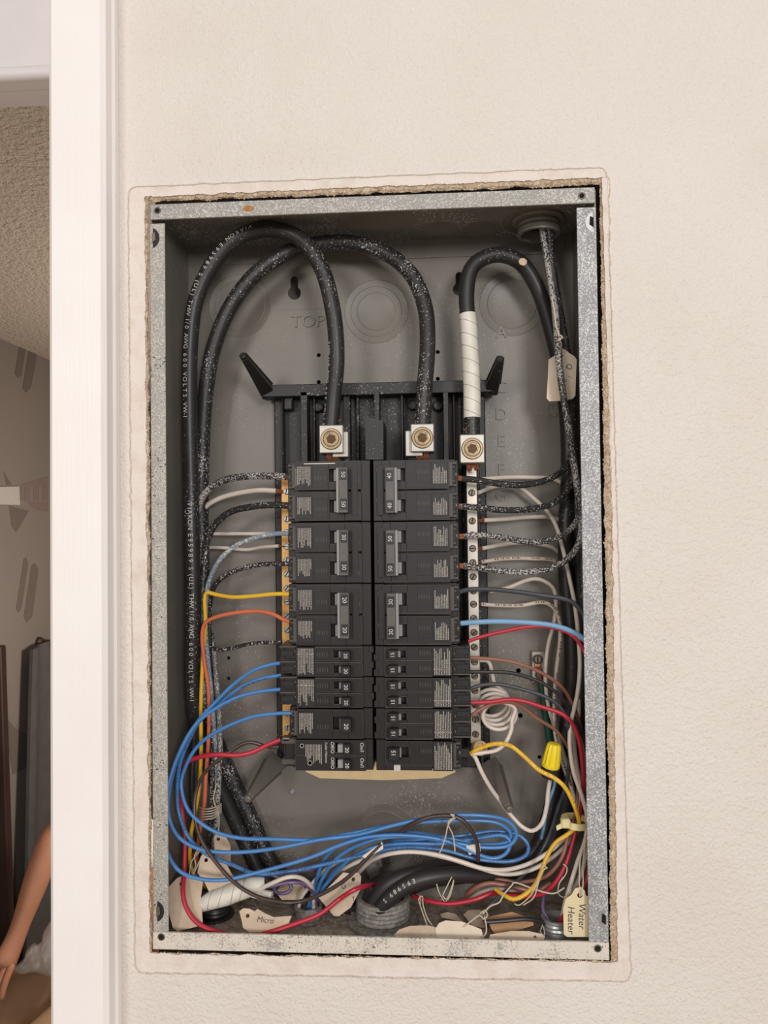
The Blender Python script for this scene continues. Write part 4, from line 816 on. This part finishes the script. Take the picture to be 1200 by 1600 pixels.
# green ground cable and its strap
W('ground_cable', 'dark green ground cable running down from the small terminal strap', 'w_green', 3.4, [(845, 1068, 84), (849, 1090, 84), (853, 1120, 84), (860, 1165, 84), (868, 1210, 86), (872, 1260, 88)], [(843, 1045, 84), (845, 1072, 84)], cat='cable', n=12)
e = empty('ground_strap', P(841, 1040, 92)); tag(e, 'small metal ground terminal strap with two screws at the right', 'terminal')
c0 = P(841, 1040, 92)
def rel(mb, n, mt, **kw): o_ = mb.obj(n, mt, e, **kw); o_.matrix_parent_inverse = Matrix.Translation(-c0); return o_
p = P(831, 1018, 88); q = P(852, 1066, 88); rel(MB().box(p.x, q.x, .088, .0948, q.z, p.z, .0005), 'strap', 'lug_metal')
for x, y in ((840, 1030), (844, 1054)):
    c = P(x, y, 86); rel(MB().lathe(c, (0, -1, 0), [(.0042, -.003), (.0042, .001), (.003, .0022)], 18), 'screw', 'screw_dark')
    rel(MB().box(c.x-.0005, c.x+.0004, c.y-.0026, c.y-.0018, c.z-.003, c.z+.003), 'screw_slot', 'black_hole')
    k = MB()
    for i in range(4): k.tube([c+Vector(((-1.5+i)*.0012, .001, -.003)), c+Vector(((-1.5+i)*.0013, 0, -.0065)), c+Vector(((-1.2+i)*.0013, .001, -.0105))], .0007, 5, .003)
    rel(k, 'copper_strands', 'copper')
# small yellow wire nut with black tape skirt
c = P(860, 1198, 30); t = P(866, 1162, 28); ax = (t-c).normalized(); Ln = (t-c).length
e = empty('wire_nut', c); tag(e, 'yellow ribbed wire nut with a black taped skirt', 'wire nut')
k = MB(); k.lathe((0, 0, 0), ax, [(.0072, 0), (.0076, .001), (.0074, .003)], 30); k.lathe((0, 0, 0), ax, [(.0070, .003), (.0064, Ln*.5), (.0054, Ln*.92), (.0046, Ln), (.003, Ln*1.02)], 60, 12, .055); k.obj('cap', 'nut_yellow', e)
k = MB(); k.lathe((0, 0, 0), ax, [(.0058, -.009), (.0068, -.007), (.0071, -.002), (.0068, .0005)], 24); k.obj('tape_skirt', 'w_black_clean', e)
# nylon cable tie
c = P(905, 1291, 20); e = empty('cable_tie', c); tag(e, 'cream nylon cable tie around the right wire bundle', 'cable tie')
k = MB(); ringp = [Vector((.0105*math.cos(a)-.001, .010+.012*math.sin(a), -.0008*math.cos(a))) for a in [2*math.pi*i/28 for i in range(29)]]
rows = [[k.bm.verts.new(p+Vector((0, 0, dz))+Vector((p.x, p.y-.010, 0)).normalized()*dr) for dz, dr in ((-.0026, 0), (.0026, 0), (.0026, .0012), (-.0026, .0012))] for p in ringp[:-1]]
for i in range(28):
    for j in range(4): k.bm.faces.new((rows[i][j], rows[i][(j+1) % 4], rows[(i+1) % 28][(j+1) % 4], rows[(i+1) % 28][j]))
k.obj('strap', 'tie_nylon', e)
k = MB(); k.box(-.0150, -.0075, -.005, .002, -.0005, .0070, .0012); k.obj('head', 'tie_nylon', e)
k = MB(); k.prism([Vector(v) for v in ((-.0150, -.003, .003), (-.0190, -.004, .0012), (-.0185, -.004, -.0022), (-.0125, -.003, .0002))], (0, .0014, 0)); k.obj('tail', 'tie_nylon', e, smooth=False)
# white-taped wire bundle on the floor
pts = [P(311, 1416, 23), P(330, 1407, 21), P(352, 1400, 21), P(378, 1390, 22), (P(398, 1384, 25)), P(413, 1382, 27)]
m = MB(); m.tube(pts, [.0052, .0072, .0078, .0080, .0072, .0058], 16, .004); tb = tag(m.obj('taped_bundle', 'tape_white'), 'wire ends wrapped in white tape lying at lower left', 'taped wires')
k = MB(); c_, rs_ = spline(pts, [.0052, .0072, .0078, .0080, .0072, .0058], .004); f_ = frames(c_)
for j in (4, 7, 10, 12):
    if j < len(c_): k.tube([c_[j]+(f_[j][1]*math.cos(a)+f_[j][2]*math.sin(a))*(rs_[j]+.0001)+f_[j][0]*(.005*math.sin(a)) for a in [math.pi*2*i/24 for i in range(25)]], .0002, 4, .01)
k.obj('tape_edges', 'tape_seam', tb, kind='stuff')
m = MB(); m.tube([P(392, 1396, 24), P(410, 1398, 22), P(425, 1400, 21)], [.003, .0042, .0036], 10, .004); m.obj('tape_end', 'tape_white', tb)
k = MB(); k.prism([P(x, y, 12) for x, y in ((566, 1338), (571, 1342), (599, 1326), (597, 1316))], (0, .0012, 0)); tag(k.obj('tape_flag', 'tape_white', smooth=False), 'pale tape flag on the tip of the dark brown wire', 'tape')
k = MB(); k.prism([P(x, y, 27) for x, y in ((728, 1322), (750, 1318), (751, 1330), (733, 1336))], (0, .0012, 0)); tag(k.obj('tape_flag', 'tape_white', smooth=False), 'small pale tape flag under the blue loops by the arching wire', 'tape')
for i, (x, y, ym, rr, lb) in enumerate(((618, 1415, 46, .0085, 'grey putty lump inside the bottom hub behind the cables'), (583, 1350, 78, .009, 'grey dusty putty lump behind the pale tape flag'))):
    m = MB(); c = P(x, y, ym); m.lathe(c, (0, 0, 1), [(rr*.5, -rr), (rr*.95, -rr*.5), (rr, .0), (rr*.8, rr*.6), (rr*.35, rr)], 12)
    for v in m.bm.verts: v.co += Vector((noise.noise(v.co*180), noise.noise(v.co*180+Vector((5, 5, 5))), noise.noise(v.co*180+Vector((9, 1, 3)))))*rr*.5
    tag(m.obj('putty', 'pvc_grey'), lb, 'putty')
# ------------------------------------------------------------------ tags and strings
def paper(label, mat, out, hole=None, text=(), lean=1, nm='paper_tag', hr=1.6):
    d0 = min(p[2] for p in out); out = [(p[0], p[1], d0+(p[2]-d0)*lean) for p in out]
    pts = [P(*p) for p in out]; c = sum(pts, Vector())/len(pts); nrm = Vector((0, 0, 0))
    for i in range(len(pts)): nrm += (pts[i]-c).cross(pts[(i+1) % len(pts)]-c)
    nrm.normalize()
    if nrm.y > 0: nrm = -nrm
    pl = [p-nrm*((p-c).dot(nrm)) for p in pts]; ext = -nrm*.0005; hs = []
    def proj(px, py): d = ray(px, py); return CAM+d*((c-CAM).dot(nrm)/d.dot(nrm))
    if hole:
        h = proj(*hole); a = nrm.orthogonal().normalized(); b = nrm.cross(a); hs = [[h+(a*math.cos(t)+b*math.sin(t))*hr*mm for t in [2*math.pi*i/14 for i in range(14)]]]
    k = MB(); k.prism(pl, ext, hs); o = tag(k.obj(nm, mat, smooth=False), label, 'tag')
    for s, x, y, dx, size in text:
        k = MB(); p0 = proj(x, y); p1 = proj(x+dx[0], y+dx[1]); d = (p1-p0).normalized(); put_text(k, s, p0+nrm*.0002, d, nrm.cross(d), size*mm, shear=.15)
        k.obj('handwriting', 'ink', o, smooth=False)
    return o
paper('small cream tag lettered Water Heater hanging at lower right', 'tag_manila', [(884, 1405, 6), (893, 1398, 6), (899, 1388, 6), (908, 1386, 6), (914, 1392, 6), (915, 1399, 6), (926, 1404, 6), (928, 1412, 6), (928, 1463, 6), (922, 1464, 6), (886, 1464, 6), (881, 1460, 6), (880, 1420, 6)], (906, 1399), (('Water', 909, 1432, (0, 1), 7.6), ('Heater', 892, 1438, (0, 1), 7.6)), hr=2.1)
paper('cream tag lettered in pencil hanging high on the right bundle', 'tag_cream', [(857, 562, 44), (869, 554, 44), (877, 544, 44), (883, 546, 44), (890, 552, 44), (898, 557, 44), (901, 562, 44), (899, 618, 44), (895, 623, 44), (880, 626, 44), (858, 627, 44), (854, 622, 44), (856, 590, 44)], (877, 556), (('Q', 889, 573, (0, 1), 6.5), ('/', 890, 589, (0, 1), 5), ('o', 884, 595, (0, 1), 4)))
paper('big blank tan tag leaning in the lower left corner', 'tag_paper', [(266, 1385, 30), (276, 1372, 30), (288, 1366, 30), (300, 1372, 28), (318, 1378, 26), (312, 1400, 18), (318, 1445, 10), (300, 1450, 10), (277, 1455, 10), (268, 1450, 10), (262, 1420, 20), (262, 1392, 28)], (283, 1381))
paper('cream tag with a hole behind the dark brown wire, lower left', 'tag_paper', [(309, 1364, 30), (314, 1338, 34), (320, 1332, 34), (328, 1332, 34), (336, 1342, 32), (350, 1345, 30), (364, 1368, 26), (372, 1388, 22), (356, 1398, 20), (328, 1396, 22), (318, 1376, 26)], (322, 1344))
paper('upright tan tag behind the blue wires at lower left', 'tag_paper', [(334, 1308, 52), (338, 1303, 52), (352, 1306, 52), (360, 1320, 52), (361, 1352, 52), (352, 1356, 52), (336, 1340, 52)], (341, 1311))
paper('torn tan tag with faint pencilled lettering flat on the left floor', 'tag_paper', [(374, 1424, 30), (380, 1419, 30), (390, 1420, 30), (398, 1424, 29), (402, 1420, 30), (414, 1427, 28), (428, 1433, 24), (456, 1431, 26), (450, 1445, 18), (438, 1456, 10), (390, 1457, 10), (380, 1450, 14), (377, 1436, 22)], (387, 1431), (('Micro', 415, 1438, (1, .12), 6),), lean=.35)
paper('tan tag with a hole and pencil marks beside the big hub', 'tag_paper', [(500, 1404, 38), (535, 1362, 40), (548, 1365, 40), (560, 1363, 40), (565, 1370, 40), (564, 1390, 34), (548, 1418, 26), (528, 1431, 22), (520, 1430, 22)], (552, 1374), (('G', 537, 1385, (.7, -.5), 6), ('y', 552, 1402, (.7, -.5), 5)))
paper('small tan tag behind the purple loop', 'tag_paper', [(432, 1395, 58), (440, 1380, 60), (470, 1376, 60), (478, 1392, 58), (470, 1406, 54), (440, 1406, 54)])
paper('long blank tan tag lying flat right of the big hub', 'tag_paper', [(614, 1462, 12), (624, 1452, 20), (640, 1447, 28), (668, 1446, 30), (684, 1450, 28), (690, 1456, 20), (688, 1466, 10), (640, 1468, 8)], lean=.35)
paper('pale rounded tag lying under the string knot', 'tag_cream', [(680, 1452, 22), (686, 1442, 28), (696, 1438, 32), (722, 1440, 32), (736, 1446, 28), (752, 1452, 22), (756, 1466, 10), (700, 1468, 8), (682, 1464, 12)], lean=.35)
paper('torn tan scrap of tag standing behind the string knot', 'tag_paper', [(688, 1428, 50), (700, 1425, 50), (712, 1428, 48), (724, 1442, 44), (716, 1440, 44), (704, 1436, 46), (690, 1434, 48)])
paper('pale tag half hidden behind the string knot', 'tag_paper', [(724, 1430, 50), (732, 1422, 54), (748, 1420, 54), (760, 1428, 50), (764, 1442, 40), (756, 1450, 36), (738, 1446, 38)])
paper('brown kraft tag under the short black wire', 'tag_brown', [(760, 1434, 44), (800, 1424, 48), (832, 1436, 44), (834, 1446, 34), (800, 1456, 22), (776, 1462, 14), (768, 1452, 24)], lean=.35)
paper('tan tag with a torn hole below the brown kraft one', 'tag_paper', [(764, 1466, 8), (766, 1460, 14), (800, 1455, 22), (826, 1455, 22), (846, 1459, 18), (852, 1464, 14), (848, 1470, 8), (800, 1472, 6)], (836, 1464), hr=1.2, lean=.35)
def S(label, *paths, r=.5):
    k = MB()
    for pth in paths: k.tube([P(*p) for p in pth], r*mm, 6, .003)
    tag(k.obj('string', 'string'), label, 'string')
S('doubled string holding up the water heater tag', [(906, 1401, 5), (905, 1370, 8), (907, 1340, 14), (913, 1310, 18), (917, 1290, 20), (914, 1320, 16), (911, 1350, 10), (911, 1380, 6), (908, 1400, 4)])
S('string tied round the upper right wires above the pencilled tag', [(862, 465, 30), (866, 485, 26), (869, 510, 25), (875, 528, 25), (872, 532, 22), (879, 527, 21), (873, 524, 22), (877, 540, 30), (877, 556, 42)], r=.75)
S('string knotted on the dark wire end above the tags', [(750, 1428, 14), (757, 1422, 12), (762, 1430, 14), (755, 1436, 12), (749, 1430, 14), (730, 1444, 14), (712, 1456, 14)], [(757, 1432, 12), (760, 1450, 10), (757, 1462, 9), (742, 1467, 8), (722, 1464, 10), (714, 1458, 14)], [(754, 1428, 12), (766, 1416, 14), (780, 1410, 14), (787, 1398, 14), (800, 1383, 14), (806, 1379, 16), (840, 1391, 16), (865, 1396, 18), (882, 1387, 20)], r=.6)
S('string hitched on the red wire right of the hub', [(656, 1398, 34), (657, 1412, 32), (654, 1405, 30), (660, 1400, 30), (661, 1414, 31), (668, 1435, 24), (680, 1452, 18), (689, 1460, 12)], [(655, 1410, 31), (664, 1436, 22), (674, 1462, 10)])
S('string looped on the black cable above the red wire', [(680, 1372, 28), (686, 1394, 28), (694, 1408, 32)], [(706, 1370, 28), (697, 1388, 26), (692, 1400, 26), (700, 1405, 26), (706, 1390, 26), (709, 1375, 26), (704, 1392, 25), (697, 1408, 28)])
S('string tied on the arching brown wire over the blue loops', [(708, 1278, 14), (700, 1290, 14), (696, 1308, 16), (690, 1326, 18), (686, 1334, 20)], [(710, 1274, 14), (704, 1272, 13), (711, 1279, 14), (704, 1280, 14), (700, 1288, 15), (708, 1306, 18), (711, 1330, 20)], r=.55)
S('string wound round the left bundle beside the orange wire', *[[(312, 1262+i*5, 52), (322, 1264+i*4, 38), (334, 1262+i*4, 40), (346, 1256+i*3, 50)] for i in range(5)], [(338, 1225, 48), (334, 1250, 44), (342, 1275, 46), (341, 1309, 50)])
S('loose string ends hanging left of the holed tag', [(312, 1330, 40), (300, 1345, 36), (296, 1365, 34), (294, 1385, 32)], [(316, 1322, 40), (304, 1336, 36), (306, 1352, 34), (300, 1364, 34)], [(318, 1332, 36), (308, 1354, 32), (302, 1366, 30)])
S('string tied round the yellow wire at lower right', [(848, 1352, 14), (855, 1356, 14), (848, 1360, 14), (840, 1378, 12), (830, 1398, 12), (812, 1414, 16), (804, 1412, 18)], [(842, 1376, 12), (834, 1402, 12), (818, 1414, 16)])
S('string hitched on the red wire near the water heater tag', [(880, 1350, 24), (886, 1356, 24), (884, 1366, 24), (874, 1380, 24), (872, 1395, 24), (880, 1402, 22), (892, 1395, 16)])
S('loose string looped over the tan tag beside the ridged fitting', [(848, 1445, 24), (844, 1456, 16), (850, 1462, 12), (838, 1466, 10), (830, 1463, 12)], [(847, 1444, 24), (851, 1458, 14), (846, 1468, 9)])

# ------------------------------------------------------------------ far room: hanging cloth, board, seated person
def PD(px, py, d): return P(px, py, (d+CAM.y)*1000)
# grey cloth hanging along the left wall from a brown peg
k = MB(); top = PX(62, 1012, XW+.05); rows = []
nz_, nu = 14, 24
for i in range(nz_+1):
    t = i/nz_; row = []; z = top.z-(top.z-.10)*t; wdt = .16+.16*min(1, t*2)
    for j in range(nu+1):
        u = j/nu; y = top.y-.05-.10*t*(1-u)+wdt*u*1.6; row.append(Vector((XW+.035+.018*math.sin(u*19+t*1.5)*(.3+t)+.01, y, z+.015*math.sin(u*3.1)*(1-t))))
    rows.append(row)
vf = [[k.bm.verts.new(p+Vector((.006, 0, 0))) for p in r_] for r_ in rows]; vb = [[k.bm.verts.new(p-Vector((.006, 0, 0))) for p in r_] for r_ in rows]
for g in (vf, vb):
    for i in range(nz_):
        for j in range(nu): k.bm.faces.new((g[i][j], g[i][j+1], g[i+1][j+1], g[i+1][j]))
for i in range(nz_):
    for j in (0, nu): k.bm.faces.new((vf[i][j], vf[i+1][j], vb[i+1][j], vb[i][j]))
for j in range(nu):
    for i in (0, nz_): k.bm.faces.new((vf[i][j], vf[i][j+1], vb[i][j+1], vb[i][j]))
tag(k.obj('hanging_cloth', 'cloth_grey'), 'dark grey cloth hanging on the wall of the far room', 'cloth')
k = MB(); c = PX(71, 1003, XW+.03); k.lathe((XW, c.y, c.z), (1, 0, -.1), [(.02, 0), (.02, .01), (.012, .02), (.012, .05), (.022, .07), (.016, .085)], 14); tag(k.obj('wall_peg', 'dark_wood'), 'brown wall peg above the grey hanging cloth', 'peg')
# dark brown upright board at the far left edge
a = PD(1, 1010, 2.55); b_ = PD(15, 1480, 2.55)
k = MB(); k.prism([Vector((a.x-.16, a.y, a.z)), Vector((a.x, a.y, a.z)), Vector((b_.x+.014, a.y, .0)), Vector((a.x-.16, a.y, .0))], (0, .035, 0)); bmesh.ops.bevel(k.bm, geom=list(k.bm.edges), offset=.004, segments=1, affect='EDGES')
tag(k.obj('wooden_board', 'dark_wood', smooth=False), 'dark brown upright wooden board at the far left edge', 'board')
# stool under the person
hip = PD(176, 1515, 2.42)
e = empty('stool', (hip.x, hip.y, 0)); tag(e, 'low round wooden stool under the seated person', 'stool')
sz = hip.z-.118
k = MB(); k.lathe((0, 0, sz-.03), (0, 0, 1), [(.16, 0), (.17, .01), (.17, .025), (.15, .03)], 28); k.obj('seat', 'dark_wood', e)
for i in range(4):
    a_ = R(45+90*i); k = MB(); k.tube([(.11*math.cos(a_), .11*math.sin(a_), sz-.02), (.15*math.cos(a_), .15*math.sin(a_), 0.0)], [.016, .013], 10, 1); k.obj('leg', 'dark_wood', e)
def skin(name, mat, nodes, edges, parent=None, sub=2, root=0):
    me = bpy.data.meshes.new(name); me.from_pydata([n_[0] for n_ in nodes], edges, []); o_ = bpy.data.objects.new(name, me); COL.objects.link(o_)
    o_.modifiers.new('skin', 'SKIN'); sv = me.skin_vertices[0].data
    for i, n_ in enumerate(nodes): sv[i].radius = (n_[1], n_[2] if len(n_) > 2 else n_[1]); sv[i].use_root = (i == root)
    s_ = o_.modifiers.new('sub', 'SUBSURF'); s_.levels = sub; s_.render_levels = sub
    dg = bpy.context.evaluated_depsgraph_get(); m2 = bpy.data.meshes.new_from_object(o_.evaluated_get(dg)); bpy.data.objects.remove(o_)
    m2.name = name; m2.materials.clear(); m2.materials.append(M[mat]); m2.polygons.foreach_set('use_smooth', [True]*len(m2.polygons))
    o_ = bpy.data.objects.new(name, m2); COL.objects.link(o_)
    if parent: o_.parent = parent
    return o_
F = Vector((-.42, -.90, 0)).normalized(); RR = Vector((0, 0, 1)).cross(F)*-1      # facing, and the person's right side
U = Vector((0, 0, 1)); h = hip
def at(f, r_, u): return h+F*f+RR*r_+U*u
wr = PD(24, 1468, 2.16); el = PD(80, 1310, 2.30); hd = PD(9, 1500, 2.12)
nod = [(at(0, 0, 0), .12, .10), (at(.01, 0, .18), .115, .09), (at(.04, 0, .38), .13, .10), (at(.04, 0, .50), .06), (at(.055, 0, .57), .05), (at(.09, 0, .66), .078, .09), (at(.085, 0, .76), .075, .085),
       (at(.03, .17, .46), .055), (el, .040), (wr.lerp(el, .55), .040), (wr.lerp(el, .12), .027), (wr.lerp(hd, .3), .032, .026), (hd+(hd-wr)*.55, .040, .026),
       (at(.03, -.17, .46), .055), (at(.10, -.22, .20), .042), (at(.24, -.24, .10), .036), (at(.30, -.23, .10), .030, .024), (at(.36, -.22, .09), .038, .024),
       (at(.04, .10, -.01), .095), (at(.42, .14, .0), .065), (at(.44, .15, -.22), .055), (at(.46, .15, -(h.z-.07)), .040), (at(.60, .17, -(h.z-.035)), .038, .03),
       (at(.04, -.10, -.01), .095), (at(.42, -.14, .0), .065), (at(.44, -.15, -.22), .055), (at(.46, -.15, -(h.z-.07)), .040), (at(.60, -.17, -(h.z-.035)), .038, .03)]
edg = [(0, 1), (1, 2), (2, 3), (3, 4), (4, 5), (5, 6), (2, 7), (7, 8), (8, 9), (9, 10), (10, 11), (11, 12), (2, 13), (13, 14), (14, 15), (15, 16), (16, 17), (0, 18), (18, 19), (19, 20), (20, 21), (21, 22), (0, 23), (23, 24), (24, 25), (25, 26), (26, 27)]
body = skin('person', 'skin', nod, edg); tag(body, 'person seated in the far room, bare forearm resting, white shirt and tan trousers', 'person')
fd = (hd-wr).normalized(); sd = fd.cross(U).normalized(); 
for base_, dr, sdv, sg in ((hd+fd*.012, fd, sd, 1), (at(.345, -.22, .09), F, RR, -1)):
    for i, ln in enumerate((.062, .072, .068, .054)):
        b0 = base_+sdv*((-1.5+i)*.017)-dr*.008
        skin('finger', 'skin', [(b0, .012), (b0+dr*ln*.6-U*.003, .0115), (b0+dr*ln*.95-U*.014, .0105), (b0+dr*ln*1.1-U*.032, .0095)], [(0, 1), (1, 2), (2, 3)], body, 1)
    b0 = base_-dr*.025+sdv*(.022*sg); skin('thumb', 'skin', [(b0, .012), (b0+sdv*(.020*sg)+dr*.014-U*.006, .011), (b0+sdv*(.028*sg)+dr*.040-U*.018, .009)], [(0, 1), (1, 2)], body, 1)
skin('shirt', 'shirt', [(at(0, 0, -.03), .155, .135), (at(.01, 0, .10), .148, .125), (at(.02, 0, .22), .138, .115), (at(.04, 0, .38), .150, .115), (at(.04, 0, .475), .075), (at(.03, .165, .455), .070), ((at(.03, .17, .46)).lerp(el, .5), .064), (at(.03, -.165, .455), .070), (at(.06, -.20, .33), .064)],
     [(0, 1), (1, 2), (2, 3), (3, 4), (3, 5), (5, 6), (3, 7), (7, 8)], body)
skin('trousers', 'trousers', [(at(0, 0, .02), .128, .108), (at(.05, .10, -.005), .108), (at(.24, .125, .0), .092), (at(.43, .145, .0), .080), (at(.45, .15, -.18), .072), (at(.46, .15, -(h.z-.10)), .066), (at(.05, -.10, -.005), .108), (at(.24, -.125, .0), .092), (at(.43, -.145, .0), .080), (at(.45, -.15, -.18), .072), (at(.46, -.15, -(h.z-.10)), .066)],
     [(0, 1), (1, 2), (2, 3), (3, 4), (4, 5), (0, 6), (6, 7), (7, 8), (8, 9), (9, 10)], body)
# loose folds of the shirt hem over the lap
tp_ = [(92, 1420), (78, 1440), (67, 1458), (66, 1470), (60, 1475), (52, 1473), (41, 1485), (38, 1497), (30, 1505), (21, 1512)]
bt_ = [(92, 1530), (78, 1526), (68, 1523), (60, 1520), (52, 1519), (45, 1520), (38, 1522), (31, 1522), (25, 1519), (21, 1514)]
k = MB(); gr = []
def lerp_l(l, u): a = u*(len(l)-1); i_ = min(int(a), len(l)-2); f_ = a-i_; return (l[i_][0]*(1-f_)+l[i_+1][0]*f_, l[i_][1]*(1-f_)+l[i_+1][1]*f_)
for side in (1, -1):
    g = []
    for a_ in range(25):
        row = []
        for b_i in range(15):
            v = b_i/14; p, q = lerp_l(tp_, a_/24), lerp_l(bt_, a_/24); x, y = p[0]*(1-v)+q[0]*v, p[1]*(1-v)+q[1]*v
            bul = math.sin(math.pi*v)**.5*(1-.85*(a_/24)**2); fold = .012*math.sin(a_*.9+v*5)+.008*math.sin(v*13-a_*.45)
            row.append(k.bm.verts.new(PD(x, y, 2.20-side*(.055*bul+.006)-fold*bul)))
        g.append(row)
    for a_ in range(24):
        for b_i in range(14): k.bm.faces.new((g[a_][b_i], g[a_+1][b_i], g[a_+1][b_i+1], g[a_][b_i+1]))
    gr.append(g)
for a_ in range(24):
    for e_ in (0, 14): k.bm.faces.new((gr[0][a_][e_], gr[0][a_+1][e_], gr[1][a_+1][e_], gr[1][a_][e_]))
for b_i in range(14):
    for e_ in (0, 24): k.bm.faces.new((gr[0][e_][b_i], gr[0][e_][b_i+1], gr[1][e_][b_i+1], gr[1][e_][b_i]))
k.obj('shirt_hem', 'shirt', body)
hc = at(.075, 0, .735)
k = MB(); k.lathe(hc-F*.018-U*.03, U, [(.070, 0), (.088, .03), (.090, .07), (.072, .105), (.03, .122)], 20); k.obj('hair', 'hair', body)
for s_ in (-1, 1):
    k = MB(); k.lathe(at(.163, .030*s_, .715), F, [(.009, -.01), (.008, -.002), (.004, .001)], 12); k.obj('eye', 'eye', body)
    skin('ear', 'skin', [(at(.075, .078*s_, .67), .012), (at(.075, .086*s_, .70), .016), (at(.075, .082*s_, .725), .012)], [(0, 1), (1, 2)], body, 1)
skin('nose', 'skin', [(at(.160, 0, .715), .010), (at(.176, 0, .688), .013), (at(.162, 0, .675), .014)], [(0, 1), (1, 2)], body, 1)
k = MB(); k.tube([at(.150, -.022, .645), at(.163, 0, .642), at(.150, .022, .645)], .005, 8, .01); k.obj('mouth', 'lips', body)
for s_ in (-1, 1):
    p0 = at(.47, .15*s_, -(h.z-.045)); skin('shoe', 'dark_wood', [(p0-F*.03, .048), (p0+F*.06, .045), (p0+F*.16+RR*.02*s_-U*.01, .042, .034)], [(0, 1), (1, 2)], body)
